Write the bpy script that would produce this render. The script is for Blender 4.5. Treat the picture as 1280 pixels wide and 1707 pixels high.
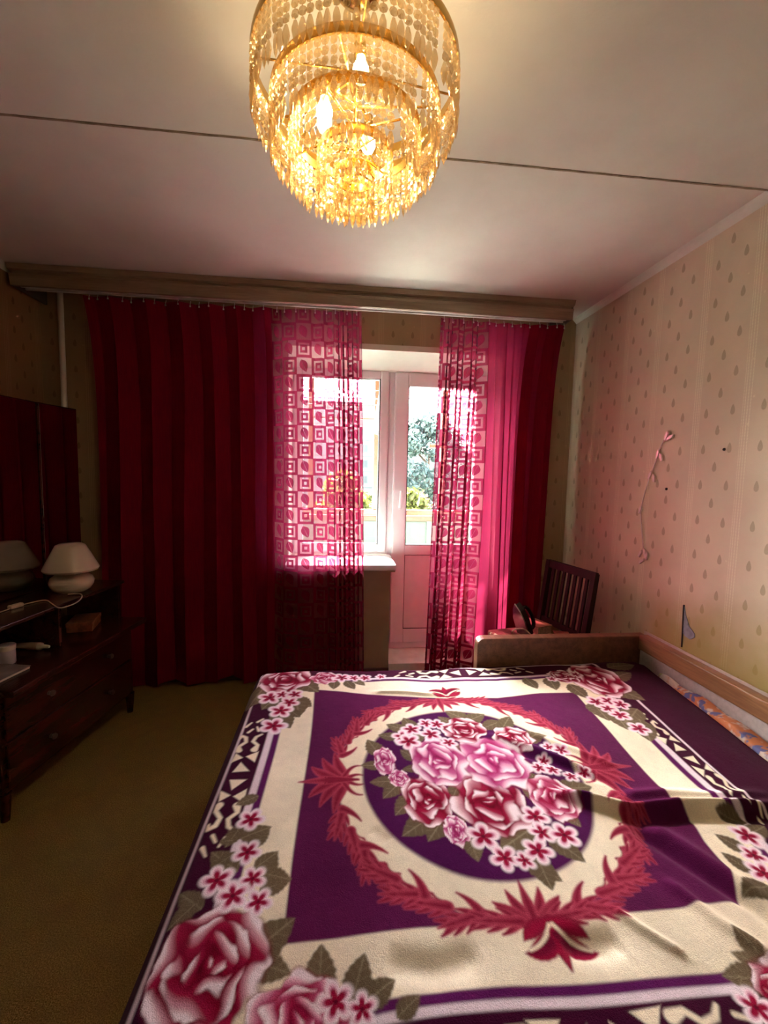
import bpy, bmesh, math, random
import numpy as np
from mathutils import Vector, Matrix

for _o in list(bpy.data.objects):
    bpy.data.objects.remove(_o, do_unlink=True)
SC = bpy.context.scene
COL = SC.collection
PI = math.pi

# ------------------------------------------------------------------ camera, sky, sun, exposure
cam_data = bpy.data.cameras.new('camera')
cam = bpy.data.objects.new('camera', cam_data)
COL.objects.link(cam)
cam_data.sensor_fit = 'HORIZONTAL'
cam_data.sensor_width = 36.0
cam_data.lens = 720.0 / 1280.0 * 36.0
cam_data.clip_start = 0.02
cam_data.clip_end = 500
_rt = Vector((0.99459578, -0.10151578, 0.02176638))
_up = Vector((-0.01294323, 0.08677624, 0.99614374))
_fw = Vector((0.10301311, 0.99104209, -0.08499334))
_m = Matrix((_rt, _up, -_fw)).transposed().to_4x4()
_m.translation = Vector((0, 0, 1.46))
cam.matrix_world = _m
SC.camera = cam

world = bpy.data.worlds.new('world')
SC.world = world
world.use_nodes = True
_wn = world.node_tree.nodes
_wl = world.node_tree.links
_wn.clear()
_sky = _wn.new('ShaderNodeTexSky')
_sky.sky_type = 'NISHITA'
_sky.sun_disc = False
_sky.sun_elevation = math.radians(42)
_sky.sun_rotation = math.radians(-26)
_sky.dust_density = 4.0
_sky.air_density = 1.2
_bg = _wn.new('ShaderNodeBackground')
_bg.inputs['Strength'].default_value = SKY_STRENGTH = 3.4
_out = _wn.new('ShaderNodeOutputWorld')
_hz = _wn.new('ShaderNodeHueSaturation')        # thin bright haze over the town
_hz.inputs['Saturation'].default_value = 0.45
_wl.new(_sky.outputs[0], _hz.inputs['Color'])
_wl.new(_hz.outputs[0], _bg.inputs[0])
_wl.new(_bg.outputs[0], _out.inputs[0])

_sd = bpy.data.lights.new('sun', 'SUN')
_sd.energy = 170.0
_sd.angle = math.radians(1.0)
_sd.color = (1.0, 0.93, 0.82)
sun = bpy.data.objects.new('sun', _sd)
COL.objects.link(sun)
# the sun stands high over the yard in front of the window and reaches the sill and the balcony floor
sun.rotation_euler = Vector((0.30, -0.62, -0.80)).to_track_quat('-Z', 'Y').to_euler()
sun.location = (-5, 14, 20)

_pd = bpy.data.lights.new('window_portal', 'AREA')
_pd.shape = 'RECTANGLE'
_pd.size = 1.5
_pd.size_y = 2.3
_pd.cycles.is_portal = True
portal = bpy.data.objects.new('window_portal', _pd)
COL.objects.link(portal)
portal.location = (0.39, 3.42, 1.25)
portal.rotation_euler = (-PI / 2, 0, 0)

vs = SC.view_settings
vs.view_transform = 'Standard'
vs.look = 'None'
vs.gamma = 1.0
vs.use_curve_mapping = False
vs.exposure = 1.35
BULB_POWER = 0.66

# ------------------------------------------------------------------ helpers
def lin(r, g, b):
    f = lambda c: (c / 255 / 12.92) if c / 255 <= 0.04045 else ((c / 255 + 0.055) / 1.055) ** 2.4
    return (f(r), f(g), f(b))


class S:
    """a float socket with arithmetic, so that node math reads like code"""
    def __init__(s, nt, sock):
        s.nt, s.k = nt, sock

    def op(s, o, b=None, c=None):
        n = s.nt.nodes.new('ShaderNodeMath')
        n.operation = o
        s.nt.links.new(s.k, n.inputs[0])
        for i, v in ((1, b), (2, c)):
            if v is None:
                continue
            if isinstance(v, S):
                s.nt.links.new(v.k, n.inputs[i])
            else:
                n.inputs[i].default_value = v
        return S(s.nt, n.outputs[0])

    def __add__(s, b): return s.op('ADD', b)
    def __sub__(s, b): return s.op('SUBTRACT', b)
    def __mul__(s, b): return s.op('MULTIPLY', b)
    def __truediv__(s, b): return s.op('DIVIDE', b)
    def abs(s): return s.op('ABSOLUTE')
    def max(s, b): return s.op('MAXIMUM', b)
    def min(s, b): return s.op('MINIMUM', b)
    def floor(s): return s.op('FLOOR')
    def fract(s): return s.op('FRACT')
    def mod(s, b): return s.op('FLOORED_MODULO', b)
    def pow(s, b): return s.op('POWER', b)
    def inv(s): return (s * -1.0) + 1.0

    def step(s, lo, hi):
        n = s.nt.nodes.new('ShaderNodeMapRange')
        n.interpolation_type = 'SMOOTHSTEP'
        s.nt.links.new(s.k, n.inputs[0])
        n.inputs[1].default_value = lo
        n.inputs[2].default_value = hi
        return S(s.nt, n.outputs[0])


class Mat:
    def __init__(s, name):
        s.m = bpy.data.materials.new(name)
        s.m.use_nodes = True
        s.nt = s.m.node_tree
        s.nt.nodes.clear()
        s.out = s.nt.nodes.new('ShaderNodeOutputMaterial')

    def node(s, t, **kw):
        n = s.nt.nodes.new(t)
        for k, v in kw.items():
            setattr(n, k, v)
        return n

    def set(s, sock, v):
        if isinstance(v, S):
            s.nt.links.new(v.k, sock)
        elif hasattr(v, 'is_linked'):
            s.nt.links.new(v, sock)
        elif isinstance(v, (tuple, list)) and len(v) == 3 and sock.type == 'RGBA':
            sock.default_value = (*v, 1)
        else:
            sock.default_value = v

    def uv(s):
        n = s.node('ShaderNodeUVMap')
        x = s.node('ShaderNodeSeparateXYZ')
        s.nt.links.new(n.outputs[0], x.inputs[0])
        return S(s.nt, x.outputs[0]), S(s.nt, x.outputs[1]), n.outputs[0]

    def obj(s):
        return s.node('ShaderNodeTexCoord').outputs['Object']

    def noise(s, scale, detail=3.0, vec=None, stretch=None, rough=0.55):
        n = s.node('ShaderNodeTexNoise')
        n.inputs['Scale'].default_value = scale
        n.inputs['Detail'].default_value = detail
        n.inputs['Roughness'].default_value = rough
        v = vec if vec is not None else s.obj()
        if stretch:
            mp = s.node('ShaderNodeMapping')
            mp.inputs['Scale'].default_value = stretch
            s.nt.links.new(v, mp.inputs[0])
            v = mp.outputs[0]
        s.nt.links.new(v, n.inputs['Vector'])
        return S(s.nt, n.outputs['Fac'])

    def mix(s, f, a, b):
        n = s.node('ShaderNodeMix', data_type='RGBA')
        s.set(n.inputs[0], f)
        s.set(n.inputs[6], a)
        s.set(n.inputs[7], b)
        return n.outputs[2]

    def bump(s, h, strength=0.3, dist=0.01):
        n = s.node('ShaderNodeBump')
        n.inputs['Strength'].default_value = strength
        n.inputs['Distance'].default_value = dist
        s.set(n.inputs['Height'], h)
        return n.outputs[0]

    def pbr(s, color, rough=0.6, metal=0.0, spec=0.5, normal=None, **kw):
        n = s.node('ShaderNodeBsdfPrincipled')
        s.set(n.inputs['Base Color'], color)
        s.set(n.inputs['Roughness'], rough)
        s.set(n.inputs['Metallic'], metal)
        s.set(n.inputs['Specular IOR Level'], spec)
        if normal is not None:
            s.set(n.inputs['Normal'], normal)
        for k, v in kw.items():
            s.set(n.inputs[k.replace('_', ' ')], v)
        return n.outputs[0]

    def shade(s, t, color=None, **kw):
        n = s.node(t)
        if color is not None:
            s.set(n.inputs[0], color)
        for k, v in kw.items():
            s.set(n.inputs[k], v)
        return n.outputs[0]

    def mixs(s, f, a, b):
        n = s.node('ShaderNodeMixShader')
        s.set(n.inputs[0], f)
        s.nt.links.new(a, n.inputs[1])
        s.nt.links.new(b, n.inputs[2])
        return n.outputs[0]

    def done(s, sh):
        s.nt.links.new(sh, s.out.inputs[0])
        return s.m


def simple(name, color, rough=0.6, metal=0.0, spec=0.5, var=0.12, scale=14.0, bump=0.0, stretch=None, bscale=120.0):
    M = Mat(name)
    n = M.noise(scale, 4.0, stretch=stretch)
    c2 = tuple(c * (1 - var * 2) for c in color)
    c = M.mix(n.step(0.3, 0.75), color, c2)
    nor = M.bump(M.noise(bscale, 3.0, stretch=stretch), bump, 0.004) if bump else None
    return M.done(M.pbr(c, rough, metal, spec, nor))


def wood(name, a, b, rough=0.4, stretch=(1, 14, 14), scale=2.2, spec=0.5):
    M = Mat(name)
    n = M.noise(scale, 5.0, stretch=stretch)
    f = M.noise(scale * 5, 3.0, stretch=stretch)
    c = M.mix((n * 0.7 + f * 0.3).step(0.35, 0.68), a, b)
    return M.done(M.pbr(c, rough, 0.0, spec, M.bump(f, 0.08, 0.003)))


def tag(o, label=None, cat=None, group=None, kind=None):
    if label: o['label'] = label
    if cat: o['category'] = cat
    if group: o['group'] = group
    if kind: o['kind'] = kind
    return o


def link(name, me, mat=None, parent=None, smooth=False, label=None):
    o = bpy.data.objects.new(name, me)
    COL.objects.link(o)
    if mat is not None:
        for m in (mat if isinstance(mat, (list, tuple)) else [mat]):
            me.materials.append(m)
    if smooth:
        me.polygons.foreach_set('use_smooth', [True] * len(me.polygons))
    if parent is not None:
        o.parent = parent
    if label: o['label'] = label
    return o


def empty(name, loc=(0, 0, 0), rz=0.0):
    o = bpy.data.objects.new(name, None)
    COL.objects.link(o)
    o.location = loc
    o.rotation_euler = (0, 0, rz)
    o.empty_display_size = 0.05
    return o


def copy_tree(o, parent=None):
    c = o.copy()
    COL.objects.link(c)
    c.parent = parent
    for ch in list(o.children):
        copy_tree(ch, c)
    return c


class MB:
    """collects simple solids, then builds ONE mesh"""
    def __init__(s):
        s.bm = bmesh.new()

    def box(s, x0, x1, y0, y1, z0, z1, bev=0.0, seg=2, mat=None):
        r = bmesh.ops.create_cube(s.bm, size=1.0)
        vs_ = r['verts']
        for v in vs_:
            v.co = Vector(((x0 + x1) / 2 + v.co.x * (x1 - x0), (y0 + y1) / 2 + v.co.y * (y1 - y0), (z0 + z1) / 2 + v.co.z * (z1 - z0)))
        if bev:
            ed = list({e for v in vs_ for e in v.link_edges})
            bmesh.ops.bevel(s.bm, geom=ed, offset=bev, segments=seg, affect='EDGES', profile=0.6)
        if mat is not None:
            for v in vs_: v.co = mat @ v.co
        return s

    def prism(s, pts, axis, a, b):
        """outline extruded along an axis ('x','y','z') from a to b"""
        def P(p, t):
            return {'x': (t, p[0], p[1]), 'y': (p[0], t, p[1]), 'z': (p[0], p[1], t)}[axis]
        va = [s.bm.verts.new(P(p, a)) for p in pts]
        vb = [s.bm.verts.new(P(p, b)) for p in pts]
        n = len(pts)
        s.bm.faces.new(va)
        s.bm.faces.new(vb[::-1])
        for i in range(n):
            s.bm.faces.new((va[i], vb[i], vb[(i + 1) % n], va[(i + 1) % n]))
        return s

    def tube(s, pts, r, seg=8, r2=None):
        pts = [Vector(p) for p in pts]
        n = len(pts)
        rings = []
        prev = None
        for i, p in enumerate(pts):
            d = (pts[min(i + 1, n - 1)] - pts[max(i - 1, 0)]).normalized()
            if prev is None:
                a = d.orthogonal().normalized()
            else:
                a = (prev - d * prev.dot(d))
                a = a.normalized() if a.length > 1e-6 else d.orthogonal().normalized()
            prev = a
            b = d.cross(a)
            rr = r if r2 is None else r + (r2 - r) * i / max(n - 1, 1)
            rings.append([s.bm.verts.new(p + (a * math.cos(t) + b * math.sin(t)) * rr) for t in [2 * PI * k / seg for k in range(seg)]])
        for i in range(n - 1):
            for k in range(seg):
                s.bm.faces.new((rings[i][k], rings[i][(k + 1) % seg], rings[i + 1][(k + 1) % seg], rings[i + 1][k]))
        s.bm.faces.new(rings[0][::-1])
        s.bm.faces.new(rings[-1])
        return s

    def lathe(s, prof, seg=32, c=(0, 0), closed=False):
        rings = []
        for r, z in prof:
            if r < 1e-6:
                rings.append([s.bm.verts.new((c[0], c[1], z))])
            else:
                rings.append([s.bm.verts.new((c[0] + r * math.cos(2 * PI * k / seg), c[1] + r * math.sin(2 * PI * k / seg), z)) for k in range(seg)])
        pr = list(zip(rings[:-1], rings[1:]))
        if closed: pr.append((rings[-1], rings[0]))
        for A, B in pr:
            for k in range(seg):
                a0, a1 = A[k % len(A)], A[(k + 1) % len(A)]
                b0, b1 = B[k % len(B)], B[(k + 1) % len(B)]
                f = [a0]
                for v in (a1, b1, b0):
                    if v not in f: f.append(v)
                if len(f) > 2: s.bm.faces.new(f)
        return s

    def quad(s, *p):
        s.bm.faces.new([s.bm.verts.new(q) for q in p])
        return s

    def xf(s, M):
        for v in s.bm.verts: v.co = M @ v.co
        return s

    def build(s, name, mat=None, parent=None, smooth=False, label=None):
        bmesh.ops.recalc_face_normals(s.bm, faces=s.bm.faces[:])
        me = bpy.data.meshes.new(name)
        s.bm.to_mesh(me)
        s.bm.free()
        o = link(name, me, mat, parent, False, label)
        if smooth:
            me.polygons.foreach_set('use_smooth', [True] * len(me.polygons))
            try: me.set_sharp_from_angle(angle=math.radians(40))
            except Exception: pass
        return o


def grid_mesh(name, P, uv=None, color=None):
    """P: (nv, nu, 3) array of points"""
    nv, nu = P.shape[:2]
    me = bpy.data.meshes.new(name)
    n = nv * nu
    me.vertices.add(n)
    me.vertices.foreach_set('co', P.reshape(-1).astype(np.float32))
    i = np.arange(n).reshape(nv, nu)
    q = np.stack([i[:-1, :-1], i[:-1, 1:], i[1:, 1:], i[1:, :-1]], -1).reshape(-1, 4)
    nf = len(q)
    me.loops.add(nf * 4)
    me.loops.foreach_set('vertex_index', q.reshape(-1).astype(np.int32))
    me.polygons.add(nf)
    me.polygons.foreach_set('loop_start', np.arange(0, nf * 4, 4, dtype=np.int32))
    me.polygons.foreach_set('loop_total', np.full(nf, 4, dtype=np.int32))
    me.polygons.foreach_set('use_smooth', np.ones(nf, dtype=bool))
    if uv is not None:
        l = me.uv_layers.new(name='UVMap')
        l.data.foreach_set('uv', uv.reshape(-1, 2)[q.reshape(-1)].reshape(-1).astype(np.float32))
    if color is not None:
        ca = me.color_attributes.new('print', 'FLOAT_COLOR', 'POINT')
        c4 = np.ones((n, 4), dtype=np.float32)
        c4[:, :3] = color.reshape(-1, 3)
        ca.data.foreach_set('color', c4.reshape(-1))
    me.update()
    me.validate()
    return me


def wall_uv(o):
    """UV in metres on every face: along the wall and up"""
    me = o.data
    l = me.uv_layers.new(name='UVMap')
    for p in me.polygons:
        n = p.normal
        for li in p.loop_indices:
            c = me.vertices[me.loops[li].vertex_index].co
            if abs(n.x) > 0.6: l.data[li].uv = (c.y, c.z)
            elif abs(n.y) > 0.6: l.data[li].uv = (c.x, c.z)
            else: l.data[li].uv = (c.x, c.y)
    return o

# ------------------------------------------------------------------ dimensions of the room
XL, XR = -1.895, 1.664          # side walls
YB, YW, YO = -2.3, 3.03, 3.36   # back wall, window wall inside / outside face
ZC = 2.595                      # ceiling
OX0, OX1 = -0.355, 1.14         # window and balcony door opening
DX = 0.37                       # the door part starts here
YF = 3.28                       # plane of the frames
ZT = 2.315                      # top of the opening
ZS = 0.85                       # sill


def wallpaper(name, base, stain=False):
    M = Mat(name)
    u, z, uvv = M.uv()
    q = (u - 1.64) / 0.2725
    cell = q.floor()
    uu = (u - 1.64).mod(0.2725)
    # three columns of small pine-cone leaves in every stripe, the middle one half a step lower
    col = ((uu - 0.141) / 0.0675 + 0.5).floor().max(-1.0).min(1.0)
    dx = uu - 0.141 - col * 0.0675
    zz = z - 1.285 + (col.abs().inv()) * 0.081
    dz = (zz + 0.081).mod(0.1625) - 0.081
    t = dz / 0.0225
    wd = (t * 0.42).inv() * 0.0105
    d = ((dx / wd).pow(2.0) + t * t)
    mot = d.step(1.15, 0.75)
    fine = M.noise(420.0, 2.0, uvv)
    dots = M.noise(900.0, 1.0, uvv)
    motc = mot * (dots.step(0.38, 0.55) * 0.5 + 0.5)
    # woven stripes between the groups, alternately narrow and wide
    wide = cell.mod(2.0).inv()
    us = (uu + 0.13625).mod(0.2725) - 0.13625
    s1 = ((us.abs() - 0.006).abs()).step(0.0035, 0.0010)
    s2 = ((us.abs() - 0.018).abs()).step(0.0035, 0.0010) * wide
    s3 = ((us.abs() - 0.027).abs()).step(0.0025, 0.0008) * wide
    dash = ((z * 75.0).fract() - 0.5).abs().step(0.05, 0.2) * 0.6 + 0.4
    st = s1.max(s2).max(s3) * dash
    # faint scattered sprigs
    vor = M.node('ShaderNodeTexVoronoi')
    vor.inputs['Scale'].default_value = 11.0
    M.nt.links.new(uvv, vor.inputs['Vector'])
    sprig = S(M.nt, vor.outputs['Distance']).step(0.075, 0.03)
    b2 = tuple(c * 0.86 for c in base)
    c = M.mix(M.noise(3.0, 4.0, uvv).step(0.3, 0.7), base, b2)
    c = M.mix(fine.step(0.35, 0.7) * 0.5, c, tuple(c_ * 0.8 for c_ in base))
    c = M.mix(st * 0.6, c, tuple(min(.86, q * 1.18 + .03) for q in base))
    c = M.mix(sprig * 0.5, c, tuple(min(.88, q * 1.2 + .02) for q in base))
    c = M.mix(motc * 0.66, c, tuple(q * .36 for q in (base[0], base[1] * .92, base[2] * .6)))
    if stain:
        # olive damp stain low on the wall above the sofa back
        n = M.noise(2.6, 4.0, uvv)
        h = (z + (n - 0.5) * 0.34 + (u - 1.7).abs() * 0.05)
        lo = h.step(1.02, 0.66) * u.step(2.22, 2.02) * u.step(0.8, 1.25)
        c = M.mix(lo * 0.85, c, (0.33, 0.30, 0.06))
    hgt = fine * 0.4 + st * 0.6 + mot * 0.3
    return M.done(M.pbr(c, 0.62, 0.0, 0.3, M.bump(hgt, 0.25, 0.003)))


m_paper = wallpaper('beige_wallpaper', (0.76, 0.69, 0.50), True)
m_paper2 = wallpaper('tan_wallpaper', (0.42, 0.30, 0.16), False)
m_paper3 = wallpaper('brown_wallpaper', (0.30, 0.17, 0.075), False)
m_under = simple('olive_wall_paint', (0.34, 0.26, 0.15), 0.75, var=0.1, scale=5)
m_plaster = simple('white_plaster', (0.74, 0.79, 0.68), 0.8, var=0.05, scale=6, bump=0.1, bscale=60)
m_pvc = simple('white_plastic_frame', (0.80, 0.83, 0.85), 0.35, var=0.02)
m_pvcpanel = simple('door_panel_plastic', (0.80, 0.81, 0.83), 0.4, var=0.03)
m_gasket = simple('dark_gasket', (0.03, 0.03, 0.03), 0.7)
m_white = simple('white_enamel', (0.72, 0.66, 0.55), 0.4, var=0.05)


def ceiling_mat():
    M = Mat('old_whitewash')
    o = M.obj()
    n = M.noise(1.6, 5.0, o)
    f = M.noise(90.0, 4.0, o)
    c = M.mix(n.step(0.35, 0.7), (0.69, 0.68, 0.60), (0.61, 0.59, 0.51))
    return M.done(M.pbr(c, 0.85, 0.0, 0.2, M.bump(f + n * 4.0, 0.12, 0.004)))


m_ceil = ceiling_mat()


def carpet_mat():
    M = Mat('brown_carpet')
    o = M.obj()
    f = M.noise(260.0, 4.0, o)
    g = M.noise(14.0, 4.0, o)
    c = M.mix(f.step(0.3, 0.72), (0.16, 0.10, 0.02), (0.44, 0.31, 0.09))
    c = M.mix(g.step(0.35, 0.7) * 0.4, c, (0.21, 0.14, 0.05))
    return M.done(M.pbr(c, 0.95, 0.0, 0.05, M.bump(f, 0.8, 0.01)))


# floor, walls, ceiling
tag(MB().box(XL - .2, XR + .2, YB - .2, YO, -0.2, 0).build('floor', carpet_mat()), kind='structure')
w = MB().box(XR, XR + .2, YB - .2, YO, 0, ZC + .3).build('wall_right', m_paper)
tag(wall_uv(w), kind='structure'); wall_right = w
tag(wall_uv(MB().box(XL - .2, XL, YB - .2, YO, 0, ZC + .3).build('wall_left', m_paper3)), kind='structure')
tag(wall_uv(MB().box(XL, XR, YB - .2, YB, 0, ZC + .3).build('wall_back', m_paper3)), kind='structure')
b = MB()
b.box(XL, OX0, YW, YO, 0, ZC + .3)
b.box(OX1, XR, YW, YO, 0, ZC + .3)
b.box(OX0, OX1, YW, YO, ZT, ZC + .3)
b.box(XL - .2, XR + .2, YW + .05, YO, ZC + .3, 14)
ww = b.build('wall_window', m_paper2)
tag(wall_uv(ww), kind='structure')
m_ext = simple('bounce_cut_grey', (0.13, 0.12, 0.11), .9, var=.15, scale=3)
b = MB()
b.box(XL, OX0, YO, YO + .02, 0, 2.72); b.box(OX1, XR, YO, YO + .02, 0, 2.72); b.box(OX0, OX1, YO, YO + .02, ZT, 2.72); b.box(OX0, DX, YO, YO + .02, 0, ZS - .04)
b.build('bounce_cut_facing', m_ext, ww)  # unseen dark skin added over the outer wall to lower sunlit bounce
# masonry under the window, painted, with the raised door step
lowwall = MB().box(OX0, DX, YW, YO, 0, ZS - 0.035).build('low_wall', m_under, ww)
MB().box(OX0, OX1 + .02, YW - .004, YW + .02, ZT - .004, ZT + .035, .003).build('lintel_edge', m_white, ww, label='pale plaster strip along the top edge of the opening')
# sloping white soffit and side reveals
b = MB()
b.prism([(YW, ZT - .001), (YO, ZT - .001), (YO, 2.2), (YF - .02, 2.232)], 'x', OX0, OX1)
b.build('soffit', m_plaster, ww)
MB().box(OX0 - .001, OX0 + .006, YW + .004, YF, ZS, ZT).build('reveal', m_plaster, ww)
MB().box(OX1 - .006, OX1 + .001, YW + .004, YF, 0.1, ZT).build('reveal', m_plaster, ww)

# ceiling: two slabs meeting at a caulked joint
tag(MB().box(XL, XR, 1.607, YW, ZC, ZC + .3).build('ceiling', m_ceil), kind='structure')
tag(MB().box(XL, XR, YB, 1.607, ZC - .006, ZC + .3).build('ceiling', m_ceil), kind='structure')
random.seed(3)
pts = []
for i in range(90):
    x = XL + (XR - XL) * i / 89
    pts.append((x, 1.612 + random.uniform(-.0015, .0015), ZC - .004))
jt = MB().tube(pts, .0055, 6)
jt.build('trim_1', simple('joint_filler', (0.36, 0.29, 0.20), 0.9, var=.2, scale=30)).__setitem__('kind', 'structure')
tag(MB().prism([(XR, ZC), (XR - .03, ZC), (XR - .022, ZC - .012), (XR - .012, ZC - .02), (XR, ZC - .034)], 'y', YB, YW).build('trim_2', m_plaster), kind='structure')
tag(MB().prism([(XL, ZC), (XL + .03, ZC), (XL + .012, ZC - .02), (XL, ZC - .034)], 'y', YB, YW).build('trim_3', m_plaster), kind='structure')

m_base = wood('dark_baseboard_wood', (0.10, 0.05, 0.025), (0.05, 0.022, 0.012))
tag(MB().box(XR - .016, XR, YB, YW, 0, .06, .003).build('baseboard_right', m_base), kind='structure')
tag(MB().box(XL, XL + .016, YB, YW, 0, .06, .003).build('baseboard_left', m_base), kind='structure')
tag(MB().box(XL + .016, DX, YW - .016, YW, 0, .06, .003).build('baseboard_window', m_base), kind='structure')

# torn wallpaper and two screws on the right wall
m_tear = simple('grey_blue_plaster', (0.30, 0.36, 0.42), 0.6, var=0.2, scale=40)
b = MB()
b.prism([(1.880, .865), (1.868, .825), (1.842, .775), (1.808, .752), (1.806, .735), (1.83, .715), (1.862, .72), (1.874, .73)], 'x', XR - .0025, XR + .002)
b.build('torn_patch', m_tear, wall_right, label='bare blue-grey patch where the wallpaper is torn')
b = MB()
b.prism([(1.885, .867), (1.8785, .868), (1.8735, .66), (1.877, .66)], 'x', XR - .005, XR + .002)
b.build('torn_edge', m_gasket, wall_right, label='dark slit along the torn wallpaper seam')
for (y, z, r) in ((2.053, 1.421, .007), (1.737, 1.604, .0065)):
    b = MB()
    b.lathe([(0, 0), (r, 0), (r * .9, .004), (r * .5, .006), (0, .0065)], 12)
    b.box(-r * .7, r * .7, -.0009, .0009, .006, .0072)
    b.xf(Matrix.Translation((XR, y, z)) @ Matrix.Rotation(-PI / 2, 4, 'Y'))
    b.build('screw', m_gasket, wall_right)
m_spk = simple('ceiling_trim_nail', (0.05, 0.04, 0.03), 0.6)

# ------------------------------------------------------------------ window and balcony door
def glass_mat():
    M = Mat('window_glass')
    fr = M.node('ShaderNodeFresnel')
    fr.inputs[0].default_value = 1.45
    t = M.shade('ShaderNodeBsdfTransparent', (0.95, 0.97, 0.96))
    g = M.shade('ShaderNodeBsdfGlossy', (1, 1, 1), Roughness=0.02)
    return M.done(M.mixs(S(M.nt, fr.outputs[0]) * 0.8, t, g))


m_glass = glass_mat()
win = tag(empty('window_1', (0.03, YF, ZS)), kind='structure')
win_inv = Matrix.Translation((-0.03, -YF, -ZS))


def rect_frame(mb, x0, x1, z0, z1, w_, y0, y1, bev=.006, wb=None, wt=None):
    wb = wb or w_
    wt = wt or w_
    mb.box(x0, x0 + w_, y0, y1, z0, z1, bev)
    mb.box(x1 - w_, x1, y0, y1, z0, z1, bev)
    mb.box(x0 + w_ - .004, x1 - w_ + .004, y0 + .0008, y1 - .0008, z0, z0 + wb, bev)
    mb.box(x0 + w_ - .004, x1 - w_ + .004, y0 + .0008, y1 - .0008, z1 - wt, z1, bev)


b = MB(); rect_frame(b, OX0, .363, ZS, 2.235, .055, YF, YF + .07); b.xf(win_inv).build('window_frame', m_pvc, win)
b = MB(); rect_frame(b, OX0 + .015, .358, ZS + .02, 2.232, .065, YF - .016, YF + .05, .012); b.xf(win_inv).build('sash', m_pvc, win)
b = MB(); rect_frame(b, OX0 + .074, .293, ZS + .079, 2.173, .006, YF - .012, YF + .02, .001); b.xf(win_inv).build('gasket', m_gasket, win)
b = MB(); b.box(OX0 + .078, .289, YF + .010, YF + .014, ZS + .083, 2.169); b.xf(win_inv).build('pane', m_glass, win)
m_sill = simple('white_sill', (0.78, 0.80, 0.82), 0.3, var=.03)
b = MB(); b.prism([(2.875, ZS), (YF, ZS), (YF, ZS - .04), (2.885, ZS - .04), (2.875, ZS - .034)], 'x', OX0 - .004, .39)
b.xf(win_inv).build('window_sill', m_sill, win)
b = MB(); b.box(.33, .385, 2.878, YW, ZS - .048, ZS - .038, .002); b.xf(win_inv).build('sill_bracket', m_under, win)

door = tag(empty('door_1', (0.78, YF, 0.1)), kind='structure')
door_inv = Matrix.Translation((-0.78, -YF, -0.1))
b = MB(); rect_frame(b, .363, OX1, .1, 2.235, .052, YF, YF + .07, .006); b.xf(door_inv).build('door_frame', m_pvc, door)
b = MB()
rect_frame(b, .402, OX1 - .006, .15, 2.228, .106, YF - .022, YF + .05, .012, wb=.115)
b.box(.500, OX1 - .09, YF - .0212, YF + .049, .847, .927, .008)
b.xf(door_inv).build('door_leaf', m_pvc, door)
b = MB(); rect_frame(b, .506, OX1 - .096, .925, 2.142, .006, YF - .018, YF + .02, .001); rect_frame(b, .506, OX1 - .096, .263, .849, .004, YF - .018, YF + .02, .001)
b.xf(door_inv).build('gasket', m_gasket, door)
b = MB(); b.box(.51, OX1 - .1, YF + .010, YF + .014, .93, 2.138); b.xf(door_inv).build('pane', m_glass, door)
b = MB(); b.box(.508, OX1 - .098, YF - .012, YF + .02, .265, .847, .004); b.xf(door_inv).build('door_panel', m_pvcpanel, door)
b = MB(); b.box(.405, OX1 - .008, YF + .0495, YF + .058, .155, .925, .003); b.xf(door_inv).build('bounce_cut_panel', simple('bounce_cut_brown', (0.07, 0.04, 0.025), .6), door)  # unseen dark board added outside, cuts sun bounce onto the parapet
h = MB(); h.box(.444, .470, YF - .030, YF - .022, 1.20, 1.275, .004)
h.tube([(.457, YF - .025, 1.225), (.457, YF - .062, 1.225), (.457, YF - .067, 1.24), (.458, YF - .067, 1.30), (.460, YF - .066, 1.345)], .0105, 10)
h.xf(door_inv).build('door_handle', m_pvc, door, True)
for z in (1.95, .5):
    b = MB(); b.tube([(.4165, YF - .012, z), (.4165, YF - .012, z + .075)], .008, 8); b.xf(door_inv).build('hinge', m_pvc, door, True)
b = MB(); b.box(DX, OX1, YW - .03, YO, 0, .1, .004); b.xf(door_inv).build('door_step', simple('pale_step', (0.74, 0.70, 0.66), .5, var=.08), door)
b = MB(); b.box(DX - .09, OX1 + .06, YW - .06, YW - .03, 0, .05, .003); b.xf(door_inv).build('step_edge', simple('step_board', (0.40, 0.33, 0.20), .6, var=.1), door)
ROSES= [('L', 0.347, 1.364, 0.087, 0.114), ('L', 0.536, 1.345, 0.111, 0.12), ('D', 0.273, 1.196, 0.071, 0.095), ('D', 0.457, 1.169, 0.102, 0.118), ('D', 0.484, 1.537, 0.076, 0.07), ('D', 0.65, 1.461, 0.067, 0.068), ('M', 0.656, 1.173, 0.066, 0.086), ('D', -0.241, 0.794, 0.1, 0.111), ('M', -0.062, 0.695, 0.084, 0.068), ('D', -0.238, 1.972, 0.105, 0.125), ('M', -0.059, 1.974, 0.059, 0.054), ('D', 1.255, 1.891, 0.115, 0.154), ('D', 1.099, 1.933, 0.066, 0.061), ('D', 0.877, 0.657, 0.069, 0.053)]
BUDS= [('L', 0.164, 1.38, 0.033, 0.068), ('L', 0.201, 1.288, 0.029, 0.035), ('L', 0.329, 1.072, 0.031, 0.047)]
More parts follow.
